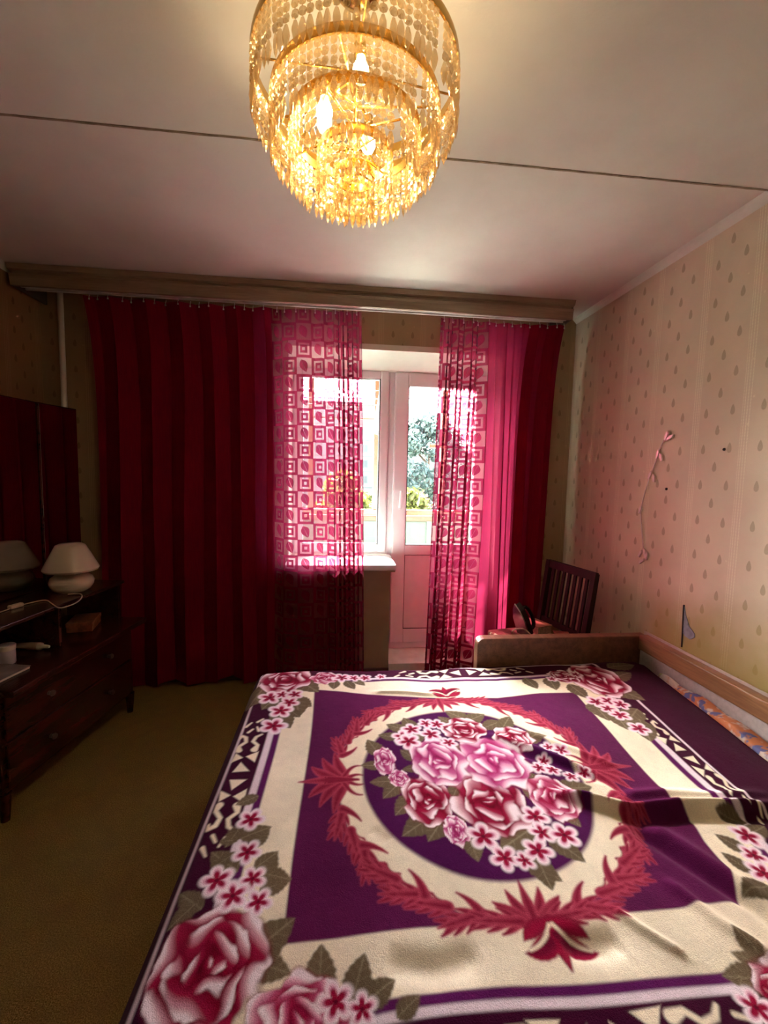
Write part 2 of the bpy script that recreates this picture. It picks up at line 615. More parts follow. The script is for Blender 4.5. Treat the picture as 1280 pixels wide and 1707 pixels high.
FLOWERS= [(0.243, 1.502, 0.036), (0.261, 1.471, 0.04), (0.283, 1.544, 0.035), (0.351, 1.51, 0.037), (0.348, 1.584, 0.03), (0.389, 1.578, 0.03), (0.407, 1.461, 0.028), (0.397, 1.05, 0.04), (0.431, 0.982, 0.035), (0.478, 0.97, 0.025), (0.525, 0.996, 0.036), (0.569, 1.107, 0.036), (0.563, 1.051, 0.032), (0.62, 1.038, 0.037), (0.756, 1.401, 0.024), (0.793, 1.382, 0.028), (0.711, 1.343, 0.022), (0.674, 1.302, 0.026), (0.715, 1.29, 0.026), (0.76, 1.255, 0.023), (0.815, 1.271, 0.024), (-0.233, 1.153, 0.034), (-0.221, 1.047, 0.032), (-0.276, 0.976, 0.035), (-0.193, 0.972, 0.029), (-0.17, 0.915, 0.029), (-0.23, 0.934, 0.034), (0.005, 0.718, 0.031), (0.053, 0.701, 0.025), (-0.284, 1.811, 0.046), (-0.236, 1.833, 0.031), (-0.182, 1.83, 0.034), (-0.199, 1.771, 0.038), (-0.226, 1.712, 0.045), (-0.239, 1.607, 0.047), (0.023, 1.976, 0.037), (0.08, 1.978, 0.029), (0.132, 1.981, 0.029), (0.209, 1.989, 0.023), (1.127, 1.7, 0.042), (1.185, 1.706, 0.037), (1.223, 1.673, 0.038), (1.143, 1.644, 0.034), (1.161, 1.592, 0.038), (1.173, 1.494, 0.038), (1.125, 0.998, 0.035), (1.086, 0.94, 0.029), (1.062, 0.892, 0.033), (0.78, 0.643, 0.03), (1.175, 1.954, 0.03), (1.03, 1.911, 0.023)]
LEAVES= [(0.113, 1.499, 0.146, 1.423), (0.081, 1.357, 0.14, 1.356), (0.106, 1.277, 0.174, 1.278), (0.142, 1.207, 0.193, 1.26), (0.17, 1.139, 0.227, 1.201), (0.18, 1.067, 0.264, 1.119), (0.245, 1.043, 0.305, 1.116), (0.357, 1.099, 0.398, 1.229), (0.192, 1.588, 0.252, 1.547), (0.265, 1.63, 0.289, 1.557), (0.155, 1.526, 0.216, 1.503), (0.224, 1.428, 0.267, 1.378), (0.216, 1.326, 0.261, 1.329), (0.429, 1.456, 0.453, 1.398), (0.406, 1.63, 0.444, 1.584), (0.445, 1.668, 0.509, 1.605), (0.598, 1.631, 0.515, 1.592), (0.55, 1.532, 0.626, 1.568), (0.696, 1.607, 0.645, 1.542), (0.299, 1.457, 0.305, 1.516), (0.359, 0.976, 0.359, 1.044), (0.429, 1.007, 0.525, 1.059), (0.545, 0.908, 0.489, 0.966), (0.509, 0.887, 0.512, 0.958), (0.631, 0.954, 0.586, 1.027), (0.801, 1.205, 0.704, 1.203), (0.682, 1.061, 0.665, 1.107), (0.579, 1.222, 0.604, 1.176), (0.781, 1.467, 0.682, 1.461), (0.343, 1.179, 0.378, 1.236), (0.748, 1.174, 0.671, 1.154), (0.627, 1.285, 0.648, 1.226), (-0.085, 0.874, -0.164, 0.81), (-0.081, 0.77, -0.152, 0.792), (-0.025, 0.819, -0.026, 0.738), (0.063, 0.793, 0.039, 0.725), (0.119, 0.743, 0.065, 0.712), (0.161, 0.711, 0.122, 0.686), (-0.146, 1.041, -0.175, 0.975), (-0.103, 0.966, -0.159, 0.944), (-0.175, 1.113, -0.21, 1.07), (-0.312, 1.057, -0.248, 1.006), (-0.355, 0.954, -0.302, 0.917), (-0.349, 0.871, -0.316, 0.913), (-0.08, 1.842, -0.171, 1.945), (-0.104, 1.73, -0.166, 1.793), (-0.146, 1.669, -0.175, 1.794), (-0.175, 1.591, -0.232, 1.698), (-0.015, 1.866, -0.012, 1.936), (0.079, 1.87, 0.047, 1.932), (-0.302, 1.718, -0.258, 1.816), (-0.365, 1.738, -0.324, 1.894), (0.128, 1.907, 0.091, 1.95), (1.363, 1.678, 1.288, 1.799), (1.469, 1.925, 1.346, 1.884), (1.552, 2.022, 1.415, 2.003), (1.103, 1.729, 1.088, 1.832), (1.088, 1.553, 1.1, 1.672), (1.124, 1.489, 1.143, 1.599), (1.137, 1.534, 1.25, 1.609), (1.087, 1.62, 1.06, 1.657), (0.914, 1.821, 0.905, 1.91), (0.997, 1.806, 1.014, 1.903), (1.161, 1.415, 1.21, 1.529), (-0.172, 1.122, -0.234, 1.096), (-0.143, 1.042, -0.185, 1.005), (-0.174, 1.593, -0.229, 1.651), (-0.144, 1.66, -0.183, 1.709), (-0.292, 1.013, -0.261, 1.04), (-0.281, 1.067, -0.259, 1.122), (-0.102, 0.964, -0.16, 0.98), (-0.288, 1.211, -0.239, 1.236), (-0.265, 1.088, -0.294, 1.087), (1.039, 1.009, 1.072, 0.959), (1.006, 0.954, 1.03, 0.904), (0.953, 0.842, 1.024, 0.856), (0.858, 0.775, 0.868, 0.725), (0.817, 0.734, 0.858, 0.702), (0.763, 0.697, 0.838, 0.683), (1.21, 1.024, 1.15, 1.006), (1.106, 1.08, 1.162, 1.052)]
# ------------------------------------------------------------------ sofa bed with the plush blanket
XS = np.concatenate([np.linspace(-0.385, 1.60, 640), np.linspace(1.605, 1.63, 4)])
YS = np.concatenate([np.linspace(-0.05, 0.60, 60, endpoint=False), np.linspace(0.60, 1.2, 230, endpoint=False), np.linspace(1.2, 2.085, 250)])
GX, GY = np.meshgrid(XS, YS)
C_PURPLE = np.array(lin(92, 26, 74)); C_DARK = np.array(lin(62, 12, 42)); C_CREAM = np.array(lin(248, 238, 212))
C_WHITE = np.array(lin(236, 222, 232)); C_LEAF = np.array(lin(112, 98, 76)); C_LEAF2 = np.array(lin(150, 138, 112))
C_CRIM = np.array(lin(150, 18, 58)); C_DEEP = np.array(lin(96, 10, 40)); C_PINK = np.array(lin(222, 120, 170))
C_ACAN = np.array(lin(134, 30, 58)); C_ACAN2 = np.array(lin(180, 70, 94)); C_LILAC = np.array(lin(92, 26, 88))
C_BLUSH = np.array(lin(252, 238, 246))
CP = np.empty(GX.shape + (3,)); CP[:] = C_DARK


def sm(d, w=0.0035):
    t = np.clip(d / w * 0.5 + 0.5, 0, 1)
    return t * t * (3 - 2 * t)


def win_(cx, cy, r):
    i0, i1 = np.searchsorted(XS, [cx - r, cx + r]); j0, j1 = np.searchsorted(YS, [cy - r, cy + r])
    return (slice(max(j0, 0), j1), slice(max(i0, 0), i1))


def put(sl, m, c):
    v = CP[sl]
    if v.size == 0: return
    m = m[..., None]
    CP[sl] = v * (1 - m) + np.asarray(c) * m


def ramp(t, stops):
    ts = [s[0] for s in stops]
    return np.stack([np.interp(t, ts, [s[1][k] for s in stops]) for k in range(3)], -1)


def stroke(pts, rad, c, c2=None, w=0.004):
    """a tapering brush stroke"""
    pts = np.asarray(pts, float); rad = np.asarray(rad, float)
    lo = pts.min(0) - rad.max() - .01; hi = pts.max(0) + rad.max() + .01
    cx, cy = (lo + hi) / 2; r = max(hi - lo) / 2
    sl = win_(cx, cy, r); X, Y = GX[sl], GY[sl]
    if X.size == 0: return
    best = np.full(X.shape, -1.0); core = np.zeros(X.shape)
    for (a, b, ra, rb) in zip(pts[:-1], pts[1:], rad[:-1], rad[1:]):
        d = b - a; L = d @ d + 1e-12
        t = np.clip(((X - a[0]) * d[0] + (Y - a[1]) * d[1]) / L, 0, 1)
        q = ra + (rb - ra) * t - np.hypot(X - a[0] - d[0] * t, Y - a[1] - d[1] * t)
        core = np.where(q > best, np.clip(q / (ra + 1e-6), 0, 1), core); best = np.maximum(best, q)
    put(sl, sm(best, w), c if c2 is None else ramp(core, [(0, c2), (0.8, c)]))


def bez(a, b, c, n=9):
    t = np.linspace(0, 1, n)[:, None]
    return (1 - t) ** 2 * np.array(a) + 2 * t * (1 - t) * np.array(b) + t * t * np.array(c)


def poly(pts, c, w=0.003):
    pts = np.asarray(pts, float); ce = pts.mean(0); r = np.abs(pts - ce).max() + .01
    sl = win_(ce[0], ce[1], r); X, Y = GX[sl], GY[sl]
    if X.size == 0: return
    d = np.full(X.shape, 9.0); n = len(pts)
    area = sum(pts[i][0] * pts[(i + 1) % n][1] - pts[(i + 1) % n][0] * pts[i][1] for i in range(n))
    s = 1 if area > 0 else -1
    for i in range(n):
        a, b = pts[i], pts[(i + 1) % n]; e = (b - a) / (np.hypot(*(b - a)) + 1e-9)
        d = np.minimum(d, s * (e[0] * (Y - a[1]) - e[1] * (X - a[0])))
    put(sl, sm(d + .002, w), c)


def rose(kind, cx, cy, rx, ry, seed=0):
    rng = np.random.default_rng(seed)
    rx *= 1.16; ry *= 1.16
    R = max(rx, ry) * 1.25
    sl = win_(cx, cy, R)
    if GX[sl].size == 0: return
    if kind == 'L': dk, md, lt = np.array(lin(176, 44, 112)), np.array(lin(226, 140, 188)), C_BLUSH
    elif kind == 'M': dk, md, lt = np.array(lin(160, 24, 70)), np.array(lin(220, 116, 160)), C_BLUSH
    else: dk, md, lt = np.array(lin(128, 8, 44)), np.array(lin(178, 40, 84)), C_BLUSH
    X = (GX[sl] - cx) / rx; Y = (GY[sl] - cy) / ry
    wv = .05 * np.sin(X * 9 + seed) + .05 * np.sin(Y * 8 + seed * 2)
    X = X + wv; Y = Y - wv

    def petal(ox, oy, w, h, rot, soft=.05, shade=1.0):
        """one petal: pale at its outer lip, dark towards the heart"""
        c, s = math.cos(rot), math.sin(rot)
        u = ((X - ox) * c + (Y - oy) * s) / w          # along: +1 is the outer lip
        v = (-(X - ox) * s + (Y - oy) * c) / h
        q = np.hypot(np.where(u > 0, u * 1.05, u * .85), v) + .045 * np.cos(7 * np.arctan2(v, u) + seed + ox * 9) + .02 * np.cos(13 * np.arctan2(v, u) + oy * 20)
        t = np.clip(u * .5 + .5 - .12 * v * v, 0, 1)
        col = ramp(t, [(0, dk * .5), (.40, dk), (.64, md * .45 + dk * .55), (.78, md * .6 + lt * .4), (.87, lt), (1, lt)]) * shade
        m = sm(1 - q, soft / min(w, h) * .6)
        put(sl, sm(1.10 - q, soft / min(w, h)) * .55, dk * .7)
        put(sl, m, col)

    n = 6
    a0 = rng.uniform(0, 6.28)
    for k in rng.permutation(n):
        a = a0 + k * 2 * PI / n + rng.uniform(-.15, .15)
        petal(.52 * math.cos(a), .52 * math.sin(a), .46, .52, a)
    n = 5
    a0 += .6
    for k in rng.permutation(n):
        a = a0 + k * 2 * PI / n + rng.uniform(-.2, .2)
        petal(.33 * math.cos(a), .33 * math.sin(a), .36, .42, a)
    a0 += .7
    for k in range(3):
        a = a0 + k * 2 * PI / 3 + rng.uniform(-.2, .2)
        petal(.16 * math.cos(a), .16 * math.sin(a), .27, .30, a)
    a = a0 + 1.0
    petal(.05 * math.cos(a), .05 * math.sin(a), .17, .19, a)
    petal(-.04 * math.cos(a), -.04 * math.sin(a), .09, .13, a + .5)


def flower(cx, cy, r, seed=0):
    sl = win_(cx, cy, r * 1.35)
    if GX[sl].size == 0: return
    rng = np.random.default_rng(seed); a = rng.uniform(0, 6.28)
    px = GX[sl] - cx; py = GY[sl] - cy; q = np.hypot(px, py); th = np.arctan2(py, px)
    lob = np.abs(np.cos(2.5 * (th - a)))
    r *= 1.12
    put(sl, sm(r * (.60 + .46 * lob ** .6) - q, .006), C_BLUSH)
    st = r * (.33 + .45 * lob ** 1.25)
    t = q / (st + 1e-6)
    put(sl, sm(st - q, r * .24), ramp(t, [(0, C_CRIM), (.7, C_CRIM), (1.0, C_PINK)]))
    put(sl, sm(r * .12 - q, r * .08), C_DEEP)


def leaf(tx, ty, bx, by, seed=0, wf=.36):
    t0 = np.array([tx, ty]); b0 = np.array([bx, by]); b0 = b0 - (t0 - b0) * .22; bx, by = b0; d = t0 - b0; L = np.hypot(*d)
    sl = win_((tx + bx) / 2, (ty + by) / 2, L * .75)
    if GX[sl].size == 0 or L < .005: return
    d /= L
    s = ((GX[sl] - bx) * d[0] + (GY[sl] - by) * d[1]) / L
    v = (-(GX[sl] - bx) * d[1] + (GY[sl] - by) * d[0]) / L
    ss = np.clip(s, 0, 1)
    w = wf * np.sin(PI * ss ** .85) ** .8 * (1 + .05 * np.sin(ss * 40)) * (1 - .25 * ss)
    m = sm((w - np.abs(v)) * L, .004) * (s > -.02) * (s < 1.02)
    vein = np.exp(-(v / .02) ** 2) + .5 * np.exp(-((np.abs(v) * 1.0 - (((ss * 5) % 1) - .1) * .25) / .02) ** 2)
    put(sl, m, C_LEAF * (0.92 + .1 * np.sin(seed)) * (1 - .0 * ss)[..., None] + (C_LEAF2 - C_LEAF) * np.clip(vein, 0, 1)[..., None] * .7)


def rows(lst, v, ax):
    a = np.array(lst); o = np.argsort(a[:, ax])
    return np.interp(v, a[o, ax], a[o, 1 - ax])


# purple field and its cream border, following the way the cloth lies
f_top = rows([(-.11, 1.867), (.206, 1.811), (.466, 1.774), (.7, 1.752), (.911, 1.78), (1.06, 1.781)], GX, 0)
f_bot = np.full(GX.shape, .826) + .004 * np.sin(GX * 9)
f_l = np.full(GX.shape, -.10) + .006 * np.sin(GY * 5)
f_r = rows([(1.075, 1.80), (1.055, 1.6), (1.035, 1.405), (1.022, 1.233), (1.014, 1.116), (1.02, 1.075), (.991, .989), (.975, .896), (.925, .813)], GY, 1)
o_l = f_l - .115; o_r = f_r + .125 ; o_t = rows([(-.2, 1.93), (.22, 1.945), (.503, 1.925), (.757, 1.90), (.976, 1.92), (1.2, 1.93)], GX, 0); o_b = f_bot - .122 + .006 * np.sin(GX * 5)


def inside(l, r, b, t, w=.004):
    return sm(np.minimum(np.minimum(GX - l, r - GX), np.minimum(GY - b, t - GY)), w)


full = (slice(None), slice(None))
put(full, inside(o_l - .148, o_r + .150, o_b - .150, o_t + .150), C_DARK)
put(full, inside(o_l - .144, o_r + .146, o_b - .146, o_t + .146), C_WHITE)
put(full, inside(o_l - .134, o_r + .134, o_b - .134, o_t + .134), C_DARK)
put(full, inside(o_l - .044, o_r + .044, o_b - .036, o_t + .036), C_WHITE)
put(full, inside(o_l - .022, o_r + .022, o_b - .020, o_t + .020), C_LILAC)
put(full, inside(o_l, o_r, o_b, o_t), C_CREAM)
put(full, inside(f_l, f_r, f_bot, f_top), C_PURPLE)

# ornament in the dark border, mirrored about the middle of each side
def ornament(mapf):
    T = lambda *p: [mapf(*q) for q in p]
    for s in (-1, 1):
        poly(T((s * .018, .25), (s * .055, .42), (s * .020, .78)), C_CREAM)
        poly(T((s * .062, .05), (s * .098, .12), (s * .080, .40)), C_CREAM)
        poly(T((s * .062, .92), (s * .108, .95), (s * .085, .58)), C_CREAM)
        stroke(T((s * .12, .78), (s * .145, .86), (s * .165, .62), (s * .19, .70), (s * .205, .9)), [.012, .006, .006, .006, .004], C_CREAM)
        stroke(T((s * .115, .18), (s * .135, .12), (s * .16, .35), (s * .185, .28), (s * .195, .08), (s * .18, .05)), [.011, .006, .006, .007, .006, .004], C_CREAM)
        stroke(T((s * .215, .30), (s * .235, .45)), [.005, .004], C_CREAM)
        stroke(T((s * .225, .72), (s * .25, .60)), [.005, .003], C_CREAM)
        stroke(T((s * .25, .12), (s * .275, .30)), [.006, .003], C_CREAM)
        stroke(T((s * .28, .55), (s * .30, .75)), [.005, .004], C_CREAM)


ornament(lambda u, v: (-.349 + v * .085, 1.335 + u * 1.05))
ornament(lambda u, v: (1.285 - v * .085 - .03 * max(0, 1.15 - (1.33 + u)), 1.335 + u))
ornament(lambda u, v: (.47 + u * 1.15, .575 + v * .085))
ornament(lambda u, v: (.62 + u * 1.15, 2.045 - v * .085))

# medallion: cream ring with crimson acanthus leaves around a purple disc full of roses
MX, MY = .438, 1.290
th_ = np.arctan2((GY - MY), (GX - MX))
rr_ = np.hypot((GX - MX) / .352, (GY - MY) / .372)
put(full, sm((1.235 + .018 * np.sin(th_ * 16) - rr_) * .36, .006), C_CREAM)
rng = np.random.default_rng(5)


def ringp(a, k): return (MX + math.cos(a) * .352 * k, MY + math.sin(a) * .372 * k)


def acanthus(p, ang, L, wd, ca=None, cb=None):
    """a jagged leaf: a rib with short curved lobes on both sides"""
    d = np.array([math.cos(ang), math.sin(ang)]); n = np.array([-d[1], d[0]]); p = np.array(p)
    ca = C_ACAN if ca is None else ca; cb = C_ACAN2 if cb is None else cb
    for k in range(3):
        t = .08 + .28 * k
        l = wd * (1 - .6 * t)
        for s in (-1, 1):
            stroke(bez(p + d * L * t, p + d * L * (t + .14) + n * s * l * .7, p + d * L * (t + .36) + n * s * l), np.linspace(wd * .46, .003, 9), ca, cb)
    stroke([p, p + d * L * .6, p + d * L], [wd * .46, wd * .32, .003], ca, cb)


for q in range(4):
    base = q * PI / 2
    side_ = q % 2 == 0
    d = np.array([math.cos(base), math.sin(base)]); n = np.array([-d[1], d[0]])
    for s in (-1, 1):
        for i in range(4):
            a = base + s * (.28 + i * .150)
            tang = a + s * PI / 2
            acanthus(ringp(a, 1.235), tang - s * (.22 if i % 2 else .50), .098, .029)
            if i % 2 == 0:
                stroke(bez(ringp(a - s * .02, 1.23), ringp(a + s * .03, 1.15), ringp(a + s * .12, 1.13)), np.linspace(.015, .003, 9), C_ACAN, C_ACAN2)
            if i in (1, 3):
                p = ringp(a + s * .05, 1.15)
                stroke([p, (p[0] + .002, p[1])], [.021, .021], C_CREAM)
    if side_:
        c0 = np.array(ringp(base, 1.13))
        for s in (-1, 1):
            for k, (dd, nn, w0) in enumerate(((.045, .130, .016), (.085, .105, .016), (.118, .066, .016))):
                e = c0 + d * dd + n * s * nn
                m = c0 + d * (dd * .75) + n * s * nn * .35
                stroke(bez(c0 + d * .012 * k, m, e), .003 + w0 * np.sin(np.linspace(.35, PI, 9)), C_ACAN, C_ACAN2)
            stroke(bez(c0 + d * .02, c0 + n * s * .07 - d * .005, c0 - d * .04 + n * s * .065), np.linspace(.011, .003, 9), C_ACAN, C_ACAN2)
            stroke(bez(c0 + d * .01, c0 + n * s * .03 - d * .02, c0 - d * .045 + n * s * .02), np.linspace(.011, .003, 9), C_ACAN, C_ACAN2)
        stroke([c0 - d * .03, c0 + d * .07, c0 + d * .155], [.006, .019, .003], C_ACAN, C_ACAN2)
    else:
        c0 = np.array(ringp(base, 1.25))
        for s in (-1, 1):
            for k, (an, L_, w0) in enumerate(((.50, .082, .011), (1.02, .092, .013))):
                dr = -d * math.cos(an) + n * s * math.sin(an)
                bend = c0 + dr * L_ * .5 + n * s * .012
                stroke(bez(c0 + n * s * .008 * (k + 1), bend, c0 + dr * L_), .003 + w0 * np.sin(np.linspace(.9, PI, 9)), C_ACAN, C_ACAN2)
            acanthus(c0 + n * s * .03, math.atan2(n[1] * s - d[1] * .12, n[0] * s - d[0] * .12), .11, .030)
        stroke([c0 + d * .01, c0 - d * .04, c0 - d * .095], [.013, .013, .002], C_ACAN, C_ACAN2)
# palmettes on the cream at the head and the foot of the field
for (px_, py_, sg, sc) in ((.468, .824, -1, .92), (.485, 1.79, 1, .85)):
    P_ = lambda x, y: (px_ + x * sc, py_ + sg * y * sc)
    stroke([P_(0, .0), P_(0, .05), P_(0, .105)], [.012, .020, .003], C_CRIM, C_ACAN)
    for s in (-1, 1):
        stroke(bez(P_(.0, .03), P_(s * .045, .075), P_(s * .085, .066)), [.012, .018, .022, .023, .021, .017, .012, .007, .002], C_DEEP * 1.3, C_CRIM)
        stroke(bez(P_(.0, .0), P_(s * .05, .012), P_(s * .078, .040)), [.006, .010, .014, .017, .018, .016, .012, .007, .002], C_CRIM, C_ACAN)
        stroke(bez(P_(s * .004, .010), P_(s * .030, .050), P_(s * .072, .060)), np.linspace(.0045, .003, 9), C_CREAM)
put(full, sm((1.0 - rr_) * .36, .006), np.array(lin(78, 20, 76)))
put(full, sm(.004 - np.abs(rr_ - 1.0) * .36, .006) * .5, C_LILAC)

for i, l in enumerate(LEAVES): leaf(*l, seed=i)
for i in (5, 6, 7, 8, 11, 12): rose(*ROSES[i], seed=i * 7 + 3)
for i in (13, 9, 10): rose(*ROSES[i], seed=i * 7 + 3)
for i in (2, 3, 1, 0, 4): rose(*ROSES[i], seed=i * 5 + 2)
for i, l in enumerate(BUDS):
    rose('L', *l[1:], seed=90 + i)
for i, f in enumerate(FLOWERS): flower(*f, seed=i)

# brushed nap: soft blotches
rng = np.random.default_rng(11)
def vnoise(sx, sy, seed):
    r = np.random.default_rng(seed)
    g = r.random((int(2.3 / sy) + 4, int(2.2 / sx) + 4))
    x = (GX + .5) / sx; y = (GY + .1) / sy
    i = np.floor(x).astype(int); j = np.floor(y).astype(int); fx = x - i; fy = y - j
    fx = fx * fx * (3 - 2 * fx); fy = fy * fy * (3 - 2 * fy)
    return (g[j, i] * (1 - fx) + g[j, i + 1] * fx) * (1 - fy) + (g[j + 1, i] * (1 - fx) + g[j + 1, i + 1] * fx) * fy
CP *= (0.90 + .16 * vnoise(.10, .12, 1) + .08 * vnoise(.02, .02, 2) - .04)[..., None]
CP = np.clip(CP, 0.002, 1)

# the way the blanket lies
Z = np.full(GX.shape, .497)
Z += .010 * (vnoise(.45, .5, 3) - .5) + .010 * (vnoise(.16, .2, 4) - .5) + .0012 * (vnoise(.04, .05, 6) - .5)


def ridge(pts, h, w, fall=None):
    global Z
    pts = np.asarray(pts, float); d = np.full(GX.shape, 9.0); tt = np.zeros(GX.shape); n = len(pts) - 1
    for k in range(n):
        a, b = pts[k], pts[k + 1]; e = b - a; L = e @ e
        t = np.clip(((GX - a[0]) * e[0] + (GY - a[1]) * e[1]) / L, 0, 1)
        q = np.hypot(GX - a[0] - e[0] * t, GY - a[1] - e[1] * t)
        tt = np.where(q < d, (k + t) / n, tt); d = np.minimum(d, q)
    env = np.clip(np.minimum(tt, 1 - tt) * 6 + .15, 0, 1)
    Z = Z + h * np.exp(-(d / w) ** 2) * env


ridge([(.66, 1.19), (.76, 1.15), (.863, 1.100), (1.0, 1.107), (1.126, 1.094), (1.40, 1.08)], .030, .020)
ridge([(.74, 1.145), (.863, 1.062), (1.0, 1.07), (1.126, 1.060), (1.40, 1.05)], -.012, .02)
ridge([(.86, 1.16), (1.0, 1.165), (1.15, 1.14), (1.4, 1.13)], .012, .02)
ridge([(.82, 1.06), (.864, .985), (.90, .915), (.95, .82), (.99, .72)], -.016, .020)
ridge([(.87, 1.06), (.915, .985), (.95, .915), (1.0, .82)], .014, .026)
ridge([(.62, .84), (.66, .79), (.72, .73)], .010, .012)
ridge([(.80, .90), (.84, .80), (.90, .70)], .012, .016)
ridge([(.56, 1.50), (.70, 1.40), (.84, 1.27)], .010, .016)
ridge([(.62, 1.40), (.76, 1.30), (.86, 1.22)], -.010, .018)
ridge([(.70, 1.50), (.84, 1.38), (.95, 1.28)], .008, .015)
ridge([(.15, 1.84), (.30, 1.83), (.45, 1.80)], .010, .014)
ridge([(.10, .77), (.2, .75), (.30, .77)], -.012, .03)
ridge([(.47, .775), (.55, .765), (.60, .775)], -.014, .028)
ridge([(.1, 1.10), (.14, 1.05)], -.004, .02)
Z += .02 * np.exp(-((GX - 1.45) / .18) ** 2 - ((GY - 1.6) / .5) ** 2)
# sides: the cloth turns over the mattress edge and hangs
rl = np.clip((-.335 - GX) / .05, 0, 1); Z -= .040 * rl ** 2
rf = np.clip((GY - 2.045) / .04, 0, 1); Z -= np.where(GX < .74, .045 * rf ** 2, .01 * rf)
_edge = np.interp(GY, [0, 1.30, 1.62, 2.02], [1.46, 1.50, 1.548, 1.605])
PX_ = np.where(GX > 1.2, 1.2 + (GX - 1.2) * (_edge - 1.2) / (XS[-1] - 1.2), GX)
Z = np.where(GX > 1.595, Z - .012, Z)
P = np.stack([PX_, GY, Z], -1)
# left hang
k = 22
ph = np.linspace(0, 1, k)[1:]
side = []
for t in ph[::-1]:
    drop = t * .40
    wob = .012 * np.sin(YS * 11 + 1.0) * t + .007 * np.sin(YS * 27) * t
    side.append(np.stack([XS[0] - .012 * min(1, t * 6) - .0 * t + wob, YS, Z[:, 0] - drop], -1))
side = np.stack(side, 1)
P = np.concatenate([side, P], 1)
CC = np.concatenate([np.repeat(CP[:, :1] * 0 + C_DARK, k - 1, 1), CP], 1)
# far hang (only beyond the end of the arm board)
far = []
cx_ = P[-1, :, 0]; cz = P[-1, :, 2]
for t in ph[:14]:
    s = np.clip((.72 - cx_) / .05, 0, 1)
    far.append(np.stack([cx_, P[-1, :, 1] + .004 * s, cz - (.40 * t * s + .02 * t) * np.clip(1, 0, 1)], -1))
far = np.stack(far, 0)
far[:, :, 2] = np.maximum(far[:, :, 2], .06)
P = np.concatenate([P, far], 0)
CC = np.concatenate([CC, np.repeat(CC[-1:], len(far), 0)], 0)


def blanket_mat():
    M = Mat('plush_blanket')
    a = M.node('ShaderNodeVertexColor', layer_name='print')
    o = M.obj()
    f = M.noise(420.0, 3.0, o)
    g = M.noise(70.0, 3.0, o)
    c = M.mix(f.step(0.3, 0.7) * 0.28, a.outputs[0], M.mix(0.62, a.outputs[0], (0, 0, 0)))
    return M.done(M.pbr(c, 0.95, 0.0, 0.0, M.bump(f + g * 0.8, 0.5, 0.004), Sheen_Weight=0.06, Sheen_Roughness=0.4))


bl = link('blanket', grid_mesh('blanket', P, color=CC), blanket_mat())
tag(bl, 'purple and cream plush blanket printed with roses spread over the bed', 'blanket')

# sofa bed under it: mattress, side boards, arm board at the far end, back against the wall
m_vern = wood('brown_veneer', (0.20, 0.085, 0.045), (0.10, 0.04, 0.022), 0.35, (14, 1, 14))
m_vern2 = wood('lighter_brown_rail', (0.34, 0.185, 0.08), (0.20, 0.10, 0.045), 0.35, (14, 1, 14))
m_greyfab = simple('grey_sofa_cloth', (0.46, 0.44, 0.40), 0.9, var=.08, scale=60, bump=.3, bscale=500)
m_matt = simple('mattress_ticking', (0.40, 0.33, 0.26), 0.9, var=.1)
bed = tag(empty('sofa_bed', (.62, 1.0, 0)), 'folded-out sofa bed with brown veneer arm board and back rail by the wall', 'bed')
bi = Matrix.Translation((-.62, -1.0, 0))
MB().box(-.345, 1.585, 0.0, 2.05, .17, .462, .03, 3).xf(bi).build('mattress', m_matt, bed, True)
MB().box(-.33, 1.58, .04, 2.03, .09, .17, .004).xf(bi).build('bed_frame', m_vern, bed)
for x in (-.27, 1.5):
    for y in (.12, 1.95):
        MB().box(x - .025, x + .025, y - .025, y + .025, 0, .09, .003).xf(bi).build('leg', m_vern, bed)
# arm board: upright slab with a rounded corner
def rounded(x0, x1, z0, z1, r, corners, n=8):
    pts = []
    for (cx, cz, a0, key) in ((x1, z0, -90, 'br'), (x1, z1, 0, 'tr'), (x0, z1, 90, 'tl'), (x0, z0, 180, 'bl')):
        rr = r if key in corners else .004
        ccx = cx - rr if 'r' in key else cx + rr
        ccz = cz - rr if 't' in key else cz + rr
        for i in range(n + 1):
            a = math.radians(a0 + 90 * i / n)
            pts.append((ccx + rr * math.cos(a), ccz + rr * math.sin(a)))
    return pts


b = MB(); b.prism(rounded(.716, 1.652, .06, .632, .035, ('tl',)), 'y', 2.092, 2.150)
ab = b.xf(bi).build('arm_board', m_vern, bed)
bv = ab.modifiers.new('bevel', 'BEVEL'); bv.width = .006; bv.segments = 2; bv.limit_method = 'ANGLE'
b = MB(); b.box(1.602, 1.650, -.15, 2.092, .562, .642, .006); b.xf(bi).build('back_rail', m_vern2, bed)
b = MB(); b.box(1.650, 1.656, -.15, 2.12, .40, .652, .001); b.xf(bi).build('back_panel_edge', simple('chrome_edge', (0.62, 0.58, 0.50), .3, .2), bed)
b = MB(); b.box(1.608, 1.648, -.15, 2.088, .12, .562, .008); b.xf(bi).build('back_cushion', m_greyfab, bed)

# printed sheet showing between blanket and sofa back
def sheet_mat():
    M = Mat('printed_sheet')
    o = M.obj()
    n = M.noise(9.0, 3.0, o)
    n2 = M.noise(13.0, 3.0, o, (1, 1.3, 1))
    n3 = M.noise(5.0, 2.0, o)
    c = M.mix(n.step(.50, .56), (0.50, 0.46, 0.38), (0.42, 0.17, 0.07))
    c = M.mix(n2.step(.54, .60), c, (0.09, 0.11, 0.25))
    c = M.mix(n3.step(.56, .62), c, (0.42, 0.42, 0.12))
    return M.done(M.pbr(c, .85, 0, .2))


